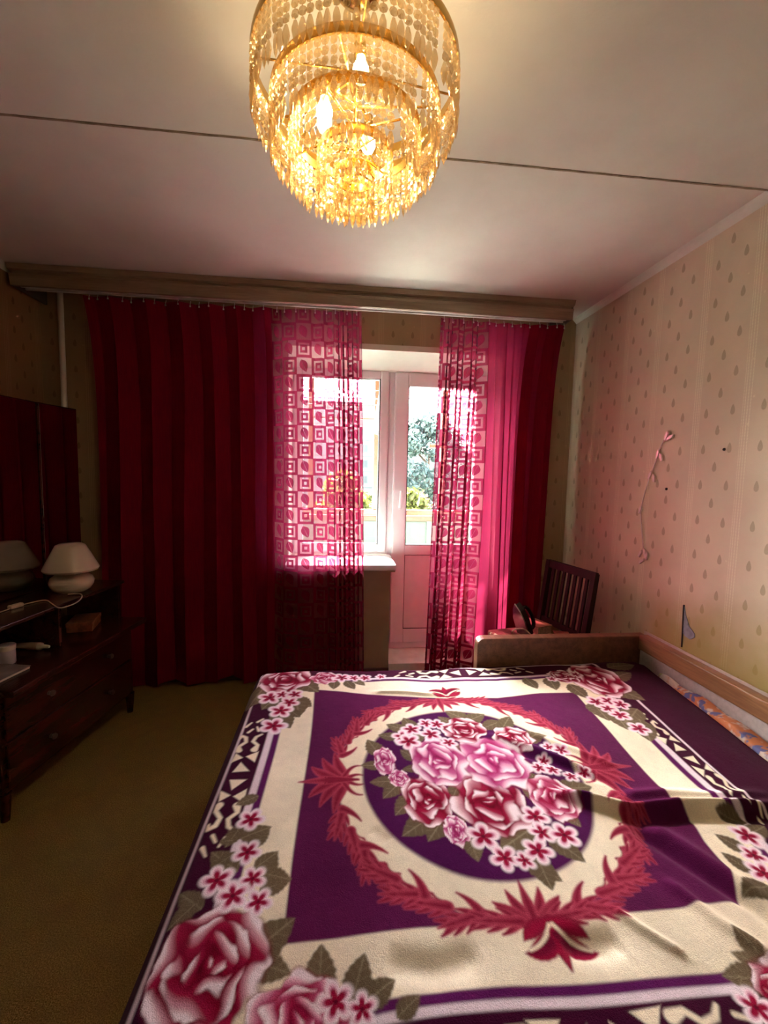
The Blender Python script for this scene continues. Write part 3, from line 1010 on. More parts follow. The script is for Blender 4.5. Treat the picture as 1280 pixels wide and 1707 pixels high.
nu, nv = 24, 120
u = np.linspace(0, 1, nu); v = np.linspace(0, 1, nv)
U, V = np.meshgrid(u, v)
Ys = .15 + V * 1.90
Xs = 1.44 + U * .158
Zs = .492 + .018 * np.sin(U * 5 + V * 17) * np.sin(V * 31) + .012 * np.sin(V * 53 + U * 3) - .02 * (1 - U) + .012
_e = np.interp(Ys, [0, 1.30, 1.62, 2.02], [1.46, 1.50, 1.548, 1.605])
Zs = np.where(Xs < _e + .006, .474, Zs + .004)
sh = link('bed_sheet', grid_mesh('bed_sheet', np.stack([Xs, Ys, Zs], -1)), sheet_mat())
tag(sh, 'crumpled multicoloured bed sheet peeping out along the sofa back', 'sheet')
# ------------------------------------------------------------------ curtains and their rail
def cloth_mat():
    M = Mat('sheer_checked_curtain')
    u, v, uvv = M.uv()
    cs = 0.098
    cu = (u / cs); cv = (v / 0.105)
    x = cu.fract() - 0.5
    y = cv.fract() - 0.5
    par = (cu.floor() + cv.floor()).mod(2.0).step(0.4, 0.6)      # 0: leaf cell, 1: square cell
    cheb = x.abs().max(y.abs())
    # square cell: solid, with a clear ring and a clear dot
    ring = cheb.step(0.36, 0.34) * cheb.step(0.22, 0.24)
    dot = cheb.step(0.10, 0.08)
    clear_sq = ring.max(dot)
    # leaf cell: clear, with a solid leaf, its tip turned up
    lx = (x * 0.91 + y * 0.42)
    ly = (x * 0.42 - y * 0.91)
    t = ly / 0.40
    w = (t * t).inv().max(0.0) * (t * 0.40).inv() * 0.255
    leaf_ = (w - lx.abs()).step(-0.012, 0.012)
    vein = lx.abs().step(0.004, 0.016)
    leaf_ = leaf_ * (vein * 0.5 + 0.5)
    edge = cheb.step(0.475, 0.49)
    clear_lf = (leaf_.max(edge)).inv()
    clear = (par * clear_sq + par.inv() * clear_lf) * u.step(0.0, 0.004)     # only the edge panel carries the checks, the rest is plain
    weave = M.noise(500.0, 2.0, uvv)
    slub = M.noise(14.0, 3.0, uvv, (12, 0.6, 1))
    red = M.mix(slub.step(.3, .7), (0.46, 0.012, 0.06), (0.32, 0.009, 0.055))
    red = M.mix(u.step(0.0, 0.004), M.mix(slub.step(.3, .7), (0.80, 0.016, 0.075), (0.60, 0.012, 0.07)), red)
    dif = M.shade('ShaderNodeBsdfDiffuse', red)
    trl = M.shade('ShaderNodeBsdfTranslucent', (0.095, 0.006, 0.022))
    solid = M.mixs(0.72, dif, trl)
    tr1 = M.shade('ShaderNodeBsdfTransparent', (0.5, 0.08, 0.16))
    solid = M.mixs(0.22, solid, tr1)
    tr2 = M.shade('ShaderNodeBsdfTransparent', (0.86, 0.62, 0.67))
    trl2 = M.shade('ShaderNodeBsdfTranslucent', (0.26, 0.05, 0.09))
    dif2 = M.shade('ShaderNodeBsdfDiffuse', (0.24, 0.008, 0.036))
    thin = M.mixs(0.54, M.mixs(.45, dif2, trl2), tr2)
    return M.done(M.mixs(clear, solid, thin))


m_cloth = cloth_mat()


def curtain(name, label, xt0, xt1, xb0, xb1, zt, zb, folds, y0, width, seed, panel, side):
    """xt: x at the rail, xb: x at the hem; folds: fold phase along the cloth"""
    rng = np.random.default_rng(seed)
    nu, nv = 520, 60
    t = np.linspace(0, 1, nu)
    v = np.linspace(0, 1, nv)
    T, V = np.meshgrid(t, v)                       # V: 0 at hem, 1 at rail
    ph, amp = folds(T)
    x0 = xb0 + (xt0 - xb0) * V; x1 = xb1 + (xt1 - xb1) * V
    grow = 1.0 - 0.45 * V ** 6
    drift = .25 * np.sin(V * 2.3 + T * 9) + .2 * np.sin(V * 4.1 + T * 21)
    Y = y0 + amp * grow * np.sin(ph + drift)
    X = x0 + (x1 - x0) * T + amp * .55 * grow * np.sin(2 * (ph + drift)) 
    X += .012 * np.sin(V * 3 + T * 5 + seed) * np.sin(PI * T)
    Y += .02 * (1 - V) * np.sin(T * 12 + seed)
    back = np.clip((X - 1.12) / .10, 0, 1) + np.clip((-.345 - X) / .10, 0, 1)
    Y += .115 * back * back * (3 - 2 * back) * (1 - V ** 10)      # beside the opening the cloth hangs closer to the wall
    Zc = zb + (zt - zb) * V - .012 * np.sin(PI * T) * V ** 8 + (1 - V) ** 6 * .02 * np.sin(ph * .5 + 1)
    ds = np.hypot(np.diff(X, axis=1), np.diff(Y, axis=1))
    s = np.concatenate([np.zeros((nv, 1)), np.cumsum(ds, 1)], 1).mean(0)
    Uu = np.broadcast_to(s / s[-1] * width, T.shape)
    k0 = int(np.argmin(np.abs(X[nv // 2] - panel)))
    Uu = (Uu - Uu[:, k0:k0 + 1]) * side
    uv = np.stack([Uu, Zc + .02], -1)
    o = link(name, grid_mesh(name, np.stack([X, Y, Zc], -1), uv), m_cloth)
    tag(o, label, 'curtain')
    return o, X[-1], Y[-1], Zc[-1]


def folds_left(T):
    # broad lazy folds on the left, flat in front of the window, tightly gathered at the free edge
    ph = np.interp(T, [0, .20, .45, .66, .80, .90, 1.0], np.array([0, 2.2, 5.4, 8.4, 9.4, 12.4, 16.4]) * 2 * PI * .72)
    amp = np.interp(T, [0, .1, .60, .70, .80, .86, .94, 1.0], [.022, .036, .040, .026, .008, .016, .030, .020])
    return ph, amp


def folds_right(T):
    ph = np.interp(T, [0, .12, .30, .5, 1.0], np.array([0, 2.0, 4.2, 5.6, 10.5]) * 2 * PI * .8)
    amp = np.interp(T, [0, .06, .3, .45, 1.0], [.016, .030, .038, .022, .038])
    return ph, amp


cl, cx1, cy1, cz1 = curtain('curtain', 'long dark red curtain with a checked edge panel left of the balcony door', -1.53, .122, -1.56, .183, 2.485, .03, folds_left, 2.828, 2.35, 2, -.43, 1)
cr, cx2, cy2, cz2 = curtain('curtain', 'narrower red curtain with a checked edge panel right of the balcony door', .628, 1.478, .585, 1.462, 2.468, .03, folds_right, 2.80, 1.45, 5, .945, -1)
m_hook = simple('white_hook_plastic', (0.75, 0.72, 0.68), .4)
for c, X_, Y_, Z_, n in ((cl, cx1, cy1, cz1, 26), (cr, cx2, cy2, cz2, 15)):
    hm = None
    for i in range(n):
        k = int((i + .5) / n * (len(X_) - 1))
        if hm is None:
            b = MB(); b.tube([(0, -.004, -.012), (0, -.005, .004), (0, 0, .012), (0, .004, .022)], .0022, 5); b.box(-.004, .004, -.007, -.003, -.014, -.006)
            ho = b.build('hook', m_hook, c); hm = ho.data
        else:
            ho = link('hook', hm, None, c)
        ho.location = (X_[k], Y_[k] - .002, Z_[k] - .008)

m_rail = wood('painted_cornice', (0.33, 0.235, 0.155), (0.24, 0.165, 0.105), .5, (1, 14, 14))
m_raild = simple('dark_cornice_end', (0.10, 0.07, 0.05), .5)
rail = tag(empty('curtain_rail', (-.15, 2.80, 2.54)), 'long pale brown wooden curtain cornice along the ceiling over the window', 'curtain rail')
ri = Matrix.Translation((.15, -2.80, -2.54))
b = MB(); b.prism([(2.728, 2.528), (2.735, 2.482), (2.752, 2.482), (2.752, 2.592), (2.735, 2.592), (2.735, 2.548), (2.722, 2.542)], 'x', -1.86, 1.475); b.xf(ri).build('fascia', m_rail, rail)
b = MB(); b.prism([(2.716, 2.566), (2.735, 2.560), (2.735, 2.592), (2.706, 2.592)], 'x', -1.862, 1.477); b.xf(ri).build('moulding', m_rail, rail)
for y in (2.79, 2.83):
    b = MB(); b.box(-1.84, 1.46, y - .006, y + .006, 2.492 + (0.0), 2.51, .002); b.xf(ri).build('track', m_hook, rail)
b = MB(); b.box(-1.84, 1.46, 2.752, 2.86, 2.51, 2.592, .002); b.xf(ri).build('top_board', m_rail, rail)
for x in (-1.862, 1.462):
    b = MB(); b.box(x, x + .015, 2.735, YW, 2.482, 2.592, .003); b.xf(ri).build('end_board', m_raild, rail)

# heating riser in the left corner
b = MB(); b.tube([(-1.745, 2.985, .0), (-1.745, 2.985, ZC)], .0165, 14)
pipe = b.build('heating_pipe', m_white, None, True)
tag(pipe, 'thin white heating pipe rising in the left corner beside the curtain', 'pipe')

# ------------------------------------------------------------------ dressing table with triple mirror, far left
m_dark = wood('dark_polished_wood', (0.060, 0.016, 0.010), (0.028, 0.008, 0.006), .22, (14, 1, 14), 2.0)
m_mirror = Mat('mirror_glass'); m_mirror = m_mirror.done(m_mirror.pbr((0.62, 0.60, 0.60), 0.03, 1.0))
dt = tag(empty('dressing_table', (-1.14, 2.66, 0)), 'dark polished dressing table with a triple mirror at the left wall', 'dressing table')
ang = math.radians(8)
_u = Vector((-math.sin(ang), -math.cos(ang), 0)); _v = Vector((-math.cos(ang), math.sin(ang), 0))
DM = Matrix((( _v.x, _u.x, 0, 0), (_v.y, _u.y, 0, 0), (0, 0, 1, 0), (0, 0, 0, 1)))   # local (v, u, z)
def dpt(v, u, z=0.0): return Vector((-1.14, 2.66, 0)) + _v * v + _u * u + Vector((0, 0, z))
def dbox(name, v0, v1, u0, u1, z0, z1, mat=m_dark, bev=.004, par=None, label=None):
    b = MB(); b.box(v0, v1, u0, u1, z0, z1, bev); return b.xf(DM).build(name, mat, par or dt, label=label)
dbox('body', .085, .47, .02, .88, .12, .552)
dbox('table_top', 0.0, .49, 0.0, .90, .552, .580, bev=.006)
for u0 in (.03, .86):
    for v0 in (.10, .44):
        b = MB(); b.tube([(v0, u0, 0), (v0, u0, .12)], .016, 10, .026); b.xf(DM).build('leg', m_dark, dt, True)
for k, (z0, z1) in enumerate(((.14, .335), (.345, .54))):
    d = dbox('drawer', .072, .088, .04, .86, z0, z1, bev=.005)
    for u0 in (.25, .65):
        b = MB(); b.lathe([(0, 0), (.009, 0), (.008, .01), (.014, .018), (.012, .026), (0, .028)], 12)
        b.xf(DM @ Matrix.Translation((.072, u0, (z0 + z1) / 2)) @ Matrix.Rotation(-PI / 2, 4, 'Y')).build('knob', m_raild, d, True)
for u0 in (.0, .45, .88):
    dbox('shelf_support', .16, .48, u0, u0 + .018, .58, .782)
dbox('upper_shelf', .134, .49, -.004, .90, .782, .800, bev=.004)
def mirror(v0, u0, v1, u1, z0, z1, n=1):
    a = Vector((v0, u0, 0)); c = Vector((v1, u1, 0)); L = (c - a).length; d = (c - a) / L; nn = Vector((d.y, -d.x, 0))
    Mx = Matrix(((d.x, nn.x, 0, a.x), (d.y, nn.y, 0, a.y), (0, 0, 1, 0), (0, 0, 0, 1)))
    b = MB(); b.box(0, L, .0, .016, z0, z1, .002); f = b.xf(DM @ Mx).build('mirror_frame', m_dark, dt)
    for sgn in (-1,):
        b = MB(); b.box(.006, L - .006, .0155, .0205, z0 + .006, z1 - .006, .001); b.xf(DM @ Mx).build('mirror_glass', m_mirror, f)
mirror(.452, .74, .452, .226, .802, 1.806)
mirror(.446, .222, .426, -.030, .802, 1.806)
mirror(.426, .99, .446, .745, .802, 1.806)

# mushroom lamp of milky glass
def milk():
    M = Mat('milky_glass')
    a = M.pbr((0.72, 0.65, 0.50), .18, 0, .6)
    t = M.shade('ShaderNodeBsdfTranslucent', (0.7, 0.62, 0.45))
    return M.done(M.mixs(.2, a, t))
m_milk = milk()
LP = dpt(.262, .245, .800)
lamp = tag(empty('table_lamp', LP), 'cream glass mushroom table lamp standing before the mirror', 'lamp')
b = MB(); b.lathe([(0, .002), (.062, .002), (.066, 0), (.086, .012), (.100, .035), (.103, .055), (.096, .075), (.075, .092), (.058, .100), (.056, .112), (0, .112)], 40)
b.build('lamp_body', m_milk, lamp, True)
b = MB(); b.lathe([(.056, .113), (.100, .108), (.124, .114), (.129, .124), (.124, .136), (.098, .190), (.074, .238), (.068, .250), (.052, .258), (0, .261)], 40)
b.build('lamp_shade', m_milk, lamp, True)
m_cord = simple('pale_cord', (0.55, 0.46, 0.33), .5)
cp = [Vector(p) - LP for p in ((-1.40, 2.36, .806), (-1.345, 2.366, .806), (-1.30, 2.30, .8045), (-1.275, 2.20, .8045), (-1.30, 2.13, .8045), (-1.38, 2.20, .8045), (-1.448, 2.26, .8045), (-1.49, 2.21, .8045), (-1.506, 2.16, .8045), (-1.52, 2.074, .8045), (-1.53, 1.98, .8045))]
def smooth_path(p, n=6):
    out = []
    for i in range(len(p) - 1):
        a, b_, c, d = p[max(i - 1, 0)], p[i], p[i + 1], p[min(i + 2, len(p) - 1)]
        for k in range(n):
            t = k / n
            out.append(.5 * ((2 * b_) + (c - a) * t + (2 * a - 5 * b_ + 4 * c - d) * t * t + (3 * b_ - a - 3 * c + d) * t ** 3))
    out.append(p[-1]); return out
b = MB(); b.tube(smooth_path(cp), .0028, 6); cd = b.build('cord', m_cord, lamp, True)
b = MB(); b.box(-.030, .030, -.012, .012, 0, .018, .006, 3); sw = b.xf(Matrix.Translation(Vector((-1.507, 2.15, .801)) - LP) @ Matrix.Rotation(1.25, 4, 'Z')).build('cord_switch', m_cord, cd, True)

# small things on the lower top
m_box = simple('red_brown_card', (0.26, 0.085, 0.04), .5, var=.3, scale=40)
p = Vector((-1.405, 2.50, .5805))
bk = tag(empty('small_box', p, .25), 'small red-brown box on the lower dressing table top under the lamp', 'box')
MB().box(-.06, .06, -.085, .085, 0, .038, .003).build('box_base', m_box, bk)
MB().box(-.063, .063, -.088, .088, .030, .052, .004).build('box_lid', m_box, bk)
m_tube = simple('pale_tube', (0.62, 0.44, 0.34), .35, var=.15, scale=30)
p = Vector((-1.48, 2.19, .5805))
tb = tag(empty('cream_tube', p, -.15), 'pale cosmetic tube with a pointed cap lying on the dressing table', 'tube')
b = MB()
prof = [(-.085, .024, .004), (-.04, .022, .012), (.0, .019, .017), (.045, .0185, .0185)]
rings = []
for (x, ry, rz) in prof:
    rings.append([b.bm.verts.new((x, ry * math.cos(2 * PI * k / 16), .0188 + rz * math.sin(2 * PI * k / 16))) for k in range(16)])
for A, B_ in zip(rings[:-1], rings[1:]):
    for k in range(16): b.bm.faces.new((A[k], A[(k + 1) % 16], B_[(k + 1) % 16], B_[k]))
b.bm.faces.new(rings[0][::-1]); b.bm.faces.new(rings[-1])
b.build('tube_body', m_tube, tb, True)
b = MB(); b.lathe([(0, .045), (.0185, .045), (.0175, .056), (.010, .064), (.008, .09), (.006, .097), (0, .098)], 16)
b.xf(Matrix.Translation((0, 0, .0188)) @ Matrix.Rotation(PI / 2, 4, 'Y')).build('cap', m_white, tb, True)
p = Vector((-1.475, 2.035, .5805))
jr = tag(empty('cream_jar', p), 'small white round cream jar near the front end of the dressing table', 'jar')
b = MB(); b.lathe([(0, 0), (.03, 0), (.033, .004), (.033, .06), (.030, .065), (0, .065)], 24); b.build('jar_body', simple('lilac_white_jar', (0.6, 0.52, 0.58), .35), jr, True)
b = MB(); b.lathe([(0, .0655), (.034, .0655), (.0345, .070), (.0345, .085), (.031, .088), (0, .088)], 24); b.build('jar_lid', m_white, jr, True)
p = Vector((-1.43, 1.90, .5805))
tbk = tag(empty('notebook', p, -.20), 'thin greyish notebook lying at the near end of the dressing table', 'notebook')
MB().box(-.07, .07, -.095, .095, .0005, .010, .001).build('pages', m_white, tbk)
MB().box(-.073, .073, -.098, .098, .010, .0125, .001).build('cover', simple('grey_cover', (0.30, 0.26, 0.25), .5, var=.2), tbk)

# ------------------------------------------------------------------ chair beside the right wall with an iron on it
m_chair = wood('dark_chair_wood', (0.036, 0.016, 0.010), (0.02, 0.009, 0.006), .6, (14, 14, 1), spec=.2)
m_seat = simple('brown_seat_cloth', (0.20, 0.12, 0.07), .9, var=.2, scale=50)
ch = tag(empty('chair', (1.22, 2.52, 0)), 'dark wooden slat-back chair in the corner behind the sofa arm', 'chair')
cf = Vector((-.98, -.194, 0)); cs_ = Vector((.194, -.98, 0))
CM = Matrix(((cs_.x, cf.x, 0, 0), (cs_.y, cf.y, 0, 0), (0, 0, 1, 0), (0, 0, 0, 1)))   # local: x along the back, y towards the sitter
# local origin: middle of the seat
def cl_(x, y, z): return (x, y, z)
for s in (-1, 1):
    b = MB()
    b.prism([(-.17, 0), (-.205, 0), (-.215, .45), (-.270, .905), (-.240, .915), (-.178, .46)], 'x', s * .205 - .017, s * .205 + .017)
    b.xf(CM).build('back_post', m_chair, ch)
    MB().box(s * .185 - .017, s * .185 + .017, .15, .184, 0, .42, .003).xf(CM).build('leg', m_chair, ch)
    MB().box(s * .195 - .010, s * .195 + .010, -.19, .16, .20, .232, .003).xf(CM).build('side_stretcher', m_chair, ch)
def back_y(z): return -.197 - (z - .45) / .455 * .058
b = MB(); b.prism([(back_y(.865) - .014, .865), (back_y(.865) + .012, .865), (back_y(.905) + .012, .912), (back_y(.905) - .014, .912)], 'x', -.215, .215); b.xf(CM).build('top_rail', m_chair, ch)
b = MB(); b.prism([(back_y(.50) - .012, .50), (back_y(.50) + .010, .50), (back_y(.535) + .010, .535), (back_y(.535) - .012, .535)], 'x', -.19, .19); b.xf(CM).build('lower_rail', m_chair, ch)
for i in range(7):
    x = -.150 + .05 * i
    b = MB(); b.prism([(back_y(.53) - .006, .53), (back_y(.53) + .006, .53), (back_y(.87) + .006, .87), (back_y(.87) - .006, .87)], 'x', x - .011, x + .011); b.xf(CM).build('slat', m_chair, ch)
MB().box(-.185, .185, -.19, .17, .375, .425, .004).xf(CM).build('seat_frame', m_chair, ch)
MB().box(-.205, .205, -.165, .205, .425, .462, .014, 3).xf(CM).build('seat', m_seat, ch, True)

m_black = simple('black_gloss_plastic', (0.012, 0.012, 0.014), .18)
m_steel = simple('polished_steel', (0.55, 0.60, 0.68), .18, 1.0)
ip = Vector((1.12, 2.52, .4625))
ir = tag(empty('iron', ip, math.radians(200)), 'black electric iron with shiny steel sole on the chair seat', 'iron')
def ironpoly(k): return [(-.11 * k, -.052 * k), (-.11 * k, .052 * k), (.0, .050 * k), (.07 * k, .03 * k), (.118 * k, 0), (.07 * k, -.03 * k), (.0, -.050 * k)]
tl = Matrix.Translation((0, 0, .115)) @ Matrix.Rotation(math.radians(-68), 4, 'Y')
b = MB(); b.prism(ironpoly(1.0), 'z', 0, .008); b.xf(tl).build('sole_plate', m_steel, ir)
b = MB(); b.prism(ironpoly(.93), 'z', .008, .045); b.xf(tl).build('iron_body', m_black, ir)
b = MB(); b.tube(smooth_path([Vector(q) for q in ((-.095, 0, .040), (-.10, 0, .085), (-.07, 0, .105), (.0, 0, .10), (.05, 0, .078), (.065, 0, .042))]), .013, 10); b.xf(tl).build('handle', m_black, ir, True)
b = MB(); b.tube(smooth_path([Vector(q) for q in ((.06, .02, .02), (.10, .06, .085), (.07, .12, .11), (.02, .16, .05), (.0, .20, .01))]), .004, 6)
b.build('power_cord', simple('beige_cord', (0.60, 0.50, 0.36), .6), ir, True)
m_paperb = simple('cream_paper', (0.55, 0.44, 0.30), .8, var=.2, scale=60)
for k, (x, y, z, rz, w, l, h, c, lab) in enumerate(((1.29, 2.645, .4630, .35, .06, .085, .058, m_paperb, 'cream paperback lying on the chair seat beside the iron'), (1.36, 2.43, .4630, -.3, .045, .06, .056, m_box, 'small red-brown box on the chair seat by the slat back'))):
    q = tag(empty('book' if k == 0 else 'carton', (x, y, z), rz), lab, 'book' if k == 0 else 'box')
    MB().box(-w + .004, w - .004, -l + .004, l - .004, .002, h - .002, .001).build('pages' if k == 0 else 'carton_body', m_paperb if k == 0 else c, q)
    MB().box(-w, w, -l, l, h - .004, h, .001).build('cover' if k == 0 else 'carton_lid', c if k else simple('tan_cover', (.40, .26, .14), .6), q)
    MB().box(-w, w, -l, l, 0, .003, .001).build('cover' if k == 0 else 'carton_bottom', c, q)

# clear plastic wire with small clips taped up on the right wall
m_glint = Mat('glint_white_plastic'); m_glint = m_glint.done(m_glint.mixs(.12, m_glint.pbr((0.95, 0.92, 0.86), .12, 0, 1.0), m_glint.shade('ShaderNodeBsdfTransparent', (1, .95, .9))))  # near-white base stands in for glints on the clear plastic
gp = [(2.072, 1.69), (2.10, 1.655), (2.13, 1.60), (2.138, 1.56), (2.165, 1.50), (2.20, 1.40), (2.222, 1.30), (2.21, 1.22), (2.19, 1.13), (2.175, 1.06)]
gw = tag(empty('clear_wire', (XR - .004, 2.14, 1.4)), 'thin clear wire with tiny shiny clips running down the right wall', 'wire')
b = MB(); b.tube(smooth_path([Vector((-.003, y - 2.14, z - 1.4)) for y, z in gp], 4), .0030, 6); b.build('strand', m_glint, gw, True)
random.seed(8)
cm_ = None
for (y, z, a) in ((2.072, 1.69, .3), (2.045, 1.682, 1.2), (2.125, 1.60, .2), (2.10, 1.585, -.4), (2.17, 1.49, .4), (2.14, 1.475, -.2), (2.225, 1.30, .3), (2.20, 1.06, .5), (2.165, 1.07, -.2), (2.185, 1.02, .9), (2.15, 1.055, .1)):
    if cm_ is None:
        b = MB(); b.prism([(-.005, -.022), (.005, -.020), (.008, .004), (.003, .024), (-.007, .012)], 'x', -.008, .001); c_ = b.build('clip', m_glint, gw); cm_ = c_.data
    else: c_ = link('clip', cm_, None, gw)
    c_.location = (0, y - 2.14, z - 1.4); c_.rotation_euler = (a, 0, 0)
# ------------------------------------------------------------------ crystal chandelier, switched on
def crystal():
    M = Mat('gold_tinted_crystal')
    t = M.shade('ShaderNodeBsdfTransparent', (1.0, 0.93, 0.80))
    g = M.shade('ShaderNodeBsdfGlossy', (1.0, 0.93, 0.80), Roughness=0.06)
    d = M.shade('ShaderNodeBsdfDiffuse', (0.70, 0.52, 0.27))
    tl = M.shade('ShaderNodeBsdfTranslucent', (0.80, 0.60, 0.32))
    a = M.mixs(.5, d, tl)
    b_ = M.mixs(.55, a, g)
    return M.done(M.mixs(.50, b_, t))


m_cry = crystal()
m_gold = simple('brass', (0.62, 0.38, 0.10), .25, 1.0, var=.05)
CX, CY = .027, 1.10
chd = tag(empty('chandelier', (CX, CY, ZC - .006)), 'tiered brass chandelier hung with amber crystal strings', 'chandelier')
OZ = -(ZC - .006)
TIERS = [(.236, 2.390, 2.262, 86), (.195, 2.312, 2.195, 72), (.152, 2.262, 2.140, 56), (.086, 2.215, 2.108, 32), (.045, 2.170, 2.080, 16)]
# stem, canopy, spokes
b = MB(); b.lathe([(0, 0), (.055, 0), (.058, -.006), (.045, -.022), (.018, -.034), (0, -.036)], 24); b.build('ceiling_canopy', m_gold, chd, True)
b = MB(); b.tube([(0, 0, -.03), (0, 0, 2.16 + OZ)], .007, 10); b.build('stem', m_gold, chd, True)
rim_prev = None
for (R, zr, zt, n) in TIERS:
    b = MB()
    b.lathe([(R - .0025, zr - .010 + OZ), (R + .0025, zr - .010 + OZ), (R + .004, zr + OZ), (R + .0025, zr + .010 + OZ), (R - .0025, zr + .010 + OZ)], 72, closed=True)
    ring = b.build('tier_ring', m_gold, chd, True)
    for k in range(4):
        a = k * PI / 2 + R * 7
        b = MB(); b.tube([(math.cos(a) * .006, math.sin(a) * .006, zr + .012 + OZ), (math.cos(a) * R, math.sin(a) * R, zr + OZ)], .0028, 6); b.build('spoke', m_gold, ring, True)


def octa(bm, z, r, h, t):
    rim = [bm.verts.new((0, r * math.cos(2 * PI * k / 8), z + h * math.sin(2 * PI * k / 8))) for k in range(8)]
    for sx in (-1, 1):
        inn = [bm.verts.new((sx * t, .5 * r * math.cos(2 * PI * (k + .5) / 4), z + .5 * h * math.sin(2 * PI * (k + .5) / 4))) for k in range(4)]
        bm.faces.new(inn if sx > 0 else inn[::-1])
        for k in range(4):
            a0, a1, a2 = rim[2 * k], rim[2 * k + 1], rim[(2 * k + 2) % 8]
            bm.faces.new((a0, a1, inn[k]) if sx > 0 else (a1, a0, inn[k]))
            bm.faces.new((a1, a2, inn[k]) if sx > 0 else (a2, a1, inn[k]))
            bm.faces.new((a0, inn[k], inn[k - 1]) if sx > 0 else (inn[k], a0, inn[k - 1]))
    return bm


def strand_mesh(n):
    b = MB()
    for i in range(n):
        octa(b.bm, -.010 - i * .0185, .0090, .0092, .0046)
        b.tube([(0, 0, -.001 - i * .0185), (0, 0, -.0105 + .0105 - i * .0185 + .001)], .0008, 4)
    me = bpy.data.meshes.new('crystal_strand'); bmesh.ops.recalc_face_normals(b.bm, faces=b.bm.faces[:]); b.bm.to_mesh(me); b.bm.free(); me.materials.append(m_cry); return me


def pendant_mesh():
    b = MB()
    b.lathe([(0, 0), (.0035, -.002), (.0078, -.014), (.0085, -.020), (.006, -.032), (0, -.046)], 6)
    for v in b.bm.verts: v.co.x *= .6
    me = bpy.data.meshes.new('pendant'); bmesh.ops.recalc_face_normals(b.bm, faces=b.bm.faces[:]); b.bm.to_mesh(me); b.bm.free(); me.materials.append(m_cry); return me


pm = pendant_mesh()
random.seed(21)
for ti, (R, zr, zt, n) in enumerate(TIERS):
    nb = max(2, int(round((zr - zt - .046) / .0185)))
    sm_ = strand_mesh(nb)
    for k in range(n):
        # a few strings have gone missing
        if (ti, k) in ((0, 75), (1, 62), (2, 47), (3, 26)): continue
        a = 2 * PI * k / n + .01 * ti
        o = link('crystal_strand', sm_, None, chd)
        o.location = (math.cos(a) * R, math.sin(a) * R, zr - .008 + OZ)
        o.rotation_euler = (random.uniform(-.03, .03), random.uniform(-.03, .03), a + random.uniform(-.35, .35))
        q = link('pendant', pm, None, o)
        q.location = (0, 0, -nb * .0185 - .001)
        q.rotation_euler = (0, 0, random.uniform(-.5, .5))


def bulb_mat():
    M = Mat('lit_bulb_glass')
    return M.done(M.shade('ShaderNodeEmission', (1.0, 0.80, 0.50), Strength=16.0))


m_bulb = bulb_mat()
for (x, y, z) in ((.035, 1.10 - .055, 2.365), (-.045, 1.06, 2.285), (.06, 1.16, 2.30), (-.05, 1.17, 2.345)):
    p = Vector((x - CX, y - CY, z + OZ))
    b = MB(); b.lathe([(0, p.z + .052), (.011, p.z + .052), (.012, p.z + .022), (.010, p.z + .020), (0, p.z + .020)], 14, (p.x, p.y)); hd = b.build('lamp_holder', m_gold, chd, True)
    d2 = Vector((p.x, p.y, 0)); 
    b = MB(); b.tube([(0, 0, p.z + .045), (p.x, p.y, p.z + .045)], .004, 6); b.build('lamp_arm', m_gold, chd, True)
    b = MB(); b.lathe([(0, p.z + .020), (.009, p.z + .020), (.011, p.z + .012), (.018, p.z - .004), (.0185, p.z - .016), (.012, p.z - .030), (0, p.z - .036)], 16, (p.x, p.y)); b.build('bulb', m_bulb, hd, True)
    ld = bpy.data.lights.new('bulb_light', 'POINT'); ld.energy = BULB_POWER; ld.color = (1.0, 0.80, 0.50); ld.shadow_soft_size = .03
    lo = bpy.data.objects.new('bulb_light', ld); COL.objects.link(lo); lo.parent = hd; lo.location = (p.x, p.y, p.z - .06)
# ------------------------------------------------------------------ glazed balcony and what lies beyond it
m_slab = simple('balcony_concrete', (0.34, 0.33, 0.30), .9, var=.1)
bal = tag(empty('balcony', (.4, 3.8, 0)), 'glazed balcony outside with mint green parapet and orange wooden rails', 'balcony')
bai = Matrix.Translation((-.4, -3.8, 0))
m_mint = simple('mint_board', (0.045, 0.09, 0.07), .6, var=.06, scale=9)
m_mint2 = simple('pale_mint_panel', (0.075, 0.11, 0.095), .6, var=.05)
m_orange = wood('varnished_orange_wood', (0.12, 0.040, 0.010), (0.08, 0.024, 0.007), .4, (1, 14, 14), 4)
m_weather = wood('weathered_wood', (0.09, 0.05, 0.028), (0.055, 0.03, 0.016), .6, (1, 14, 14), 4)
MB().box(-1.6, 2.4, YO, 4.32, -.12, .02).xf(bai).build('floor_slab', simple('balcony_floor_paint', (0.16, 0.12, 0.09), .7, var=.1), bal)
MB().box(-1.6, 2.4, YO, 4.32, 2.72, 2.85).xf(bai).build('roof_slab', m_slab, bal)
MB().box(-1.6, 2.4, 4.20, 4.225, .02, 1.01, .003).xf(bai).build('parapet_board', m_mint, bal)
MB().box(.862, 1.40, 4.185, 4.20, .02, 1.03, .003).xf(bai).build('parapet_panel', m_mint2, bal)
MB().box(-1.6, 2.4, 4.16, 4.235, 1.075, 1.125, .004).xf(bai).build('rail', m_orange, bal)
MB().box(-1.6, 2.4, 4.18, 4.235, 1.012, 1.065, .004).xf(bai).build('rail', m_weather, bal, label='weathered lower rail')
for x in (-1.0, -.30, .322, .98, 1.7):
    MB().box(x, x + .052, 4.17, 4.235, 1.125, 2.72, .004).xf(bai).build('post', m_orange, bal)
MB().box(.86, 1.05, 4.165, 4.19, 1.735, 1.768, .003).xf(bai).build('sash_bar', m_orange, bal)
MB().box(-.3, .34, 4.19, 4.215, 1.985, 2.003, .003).xf(bai).build('sash_bar', m_weather, bal)
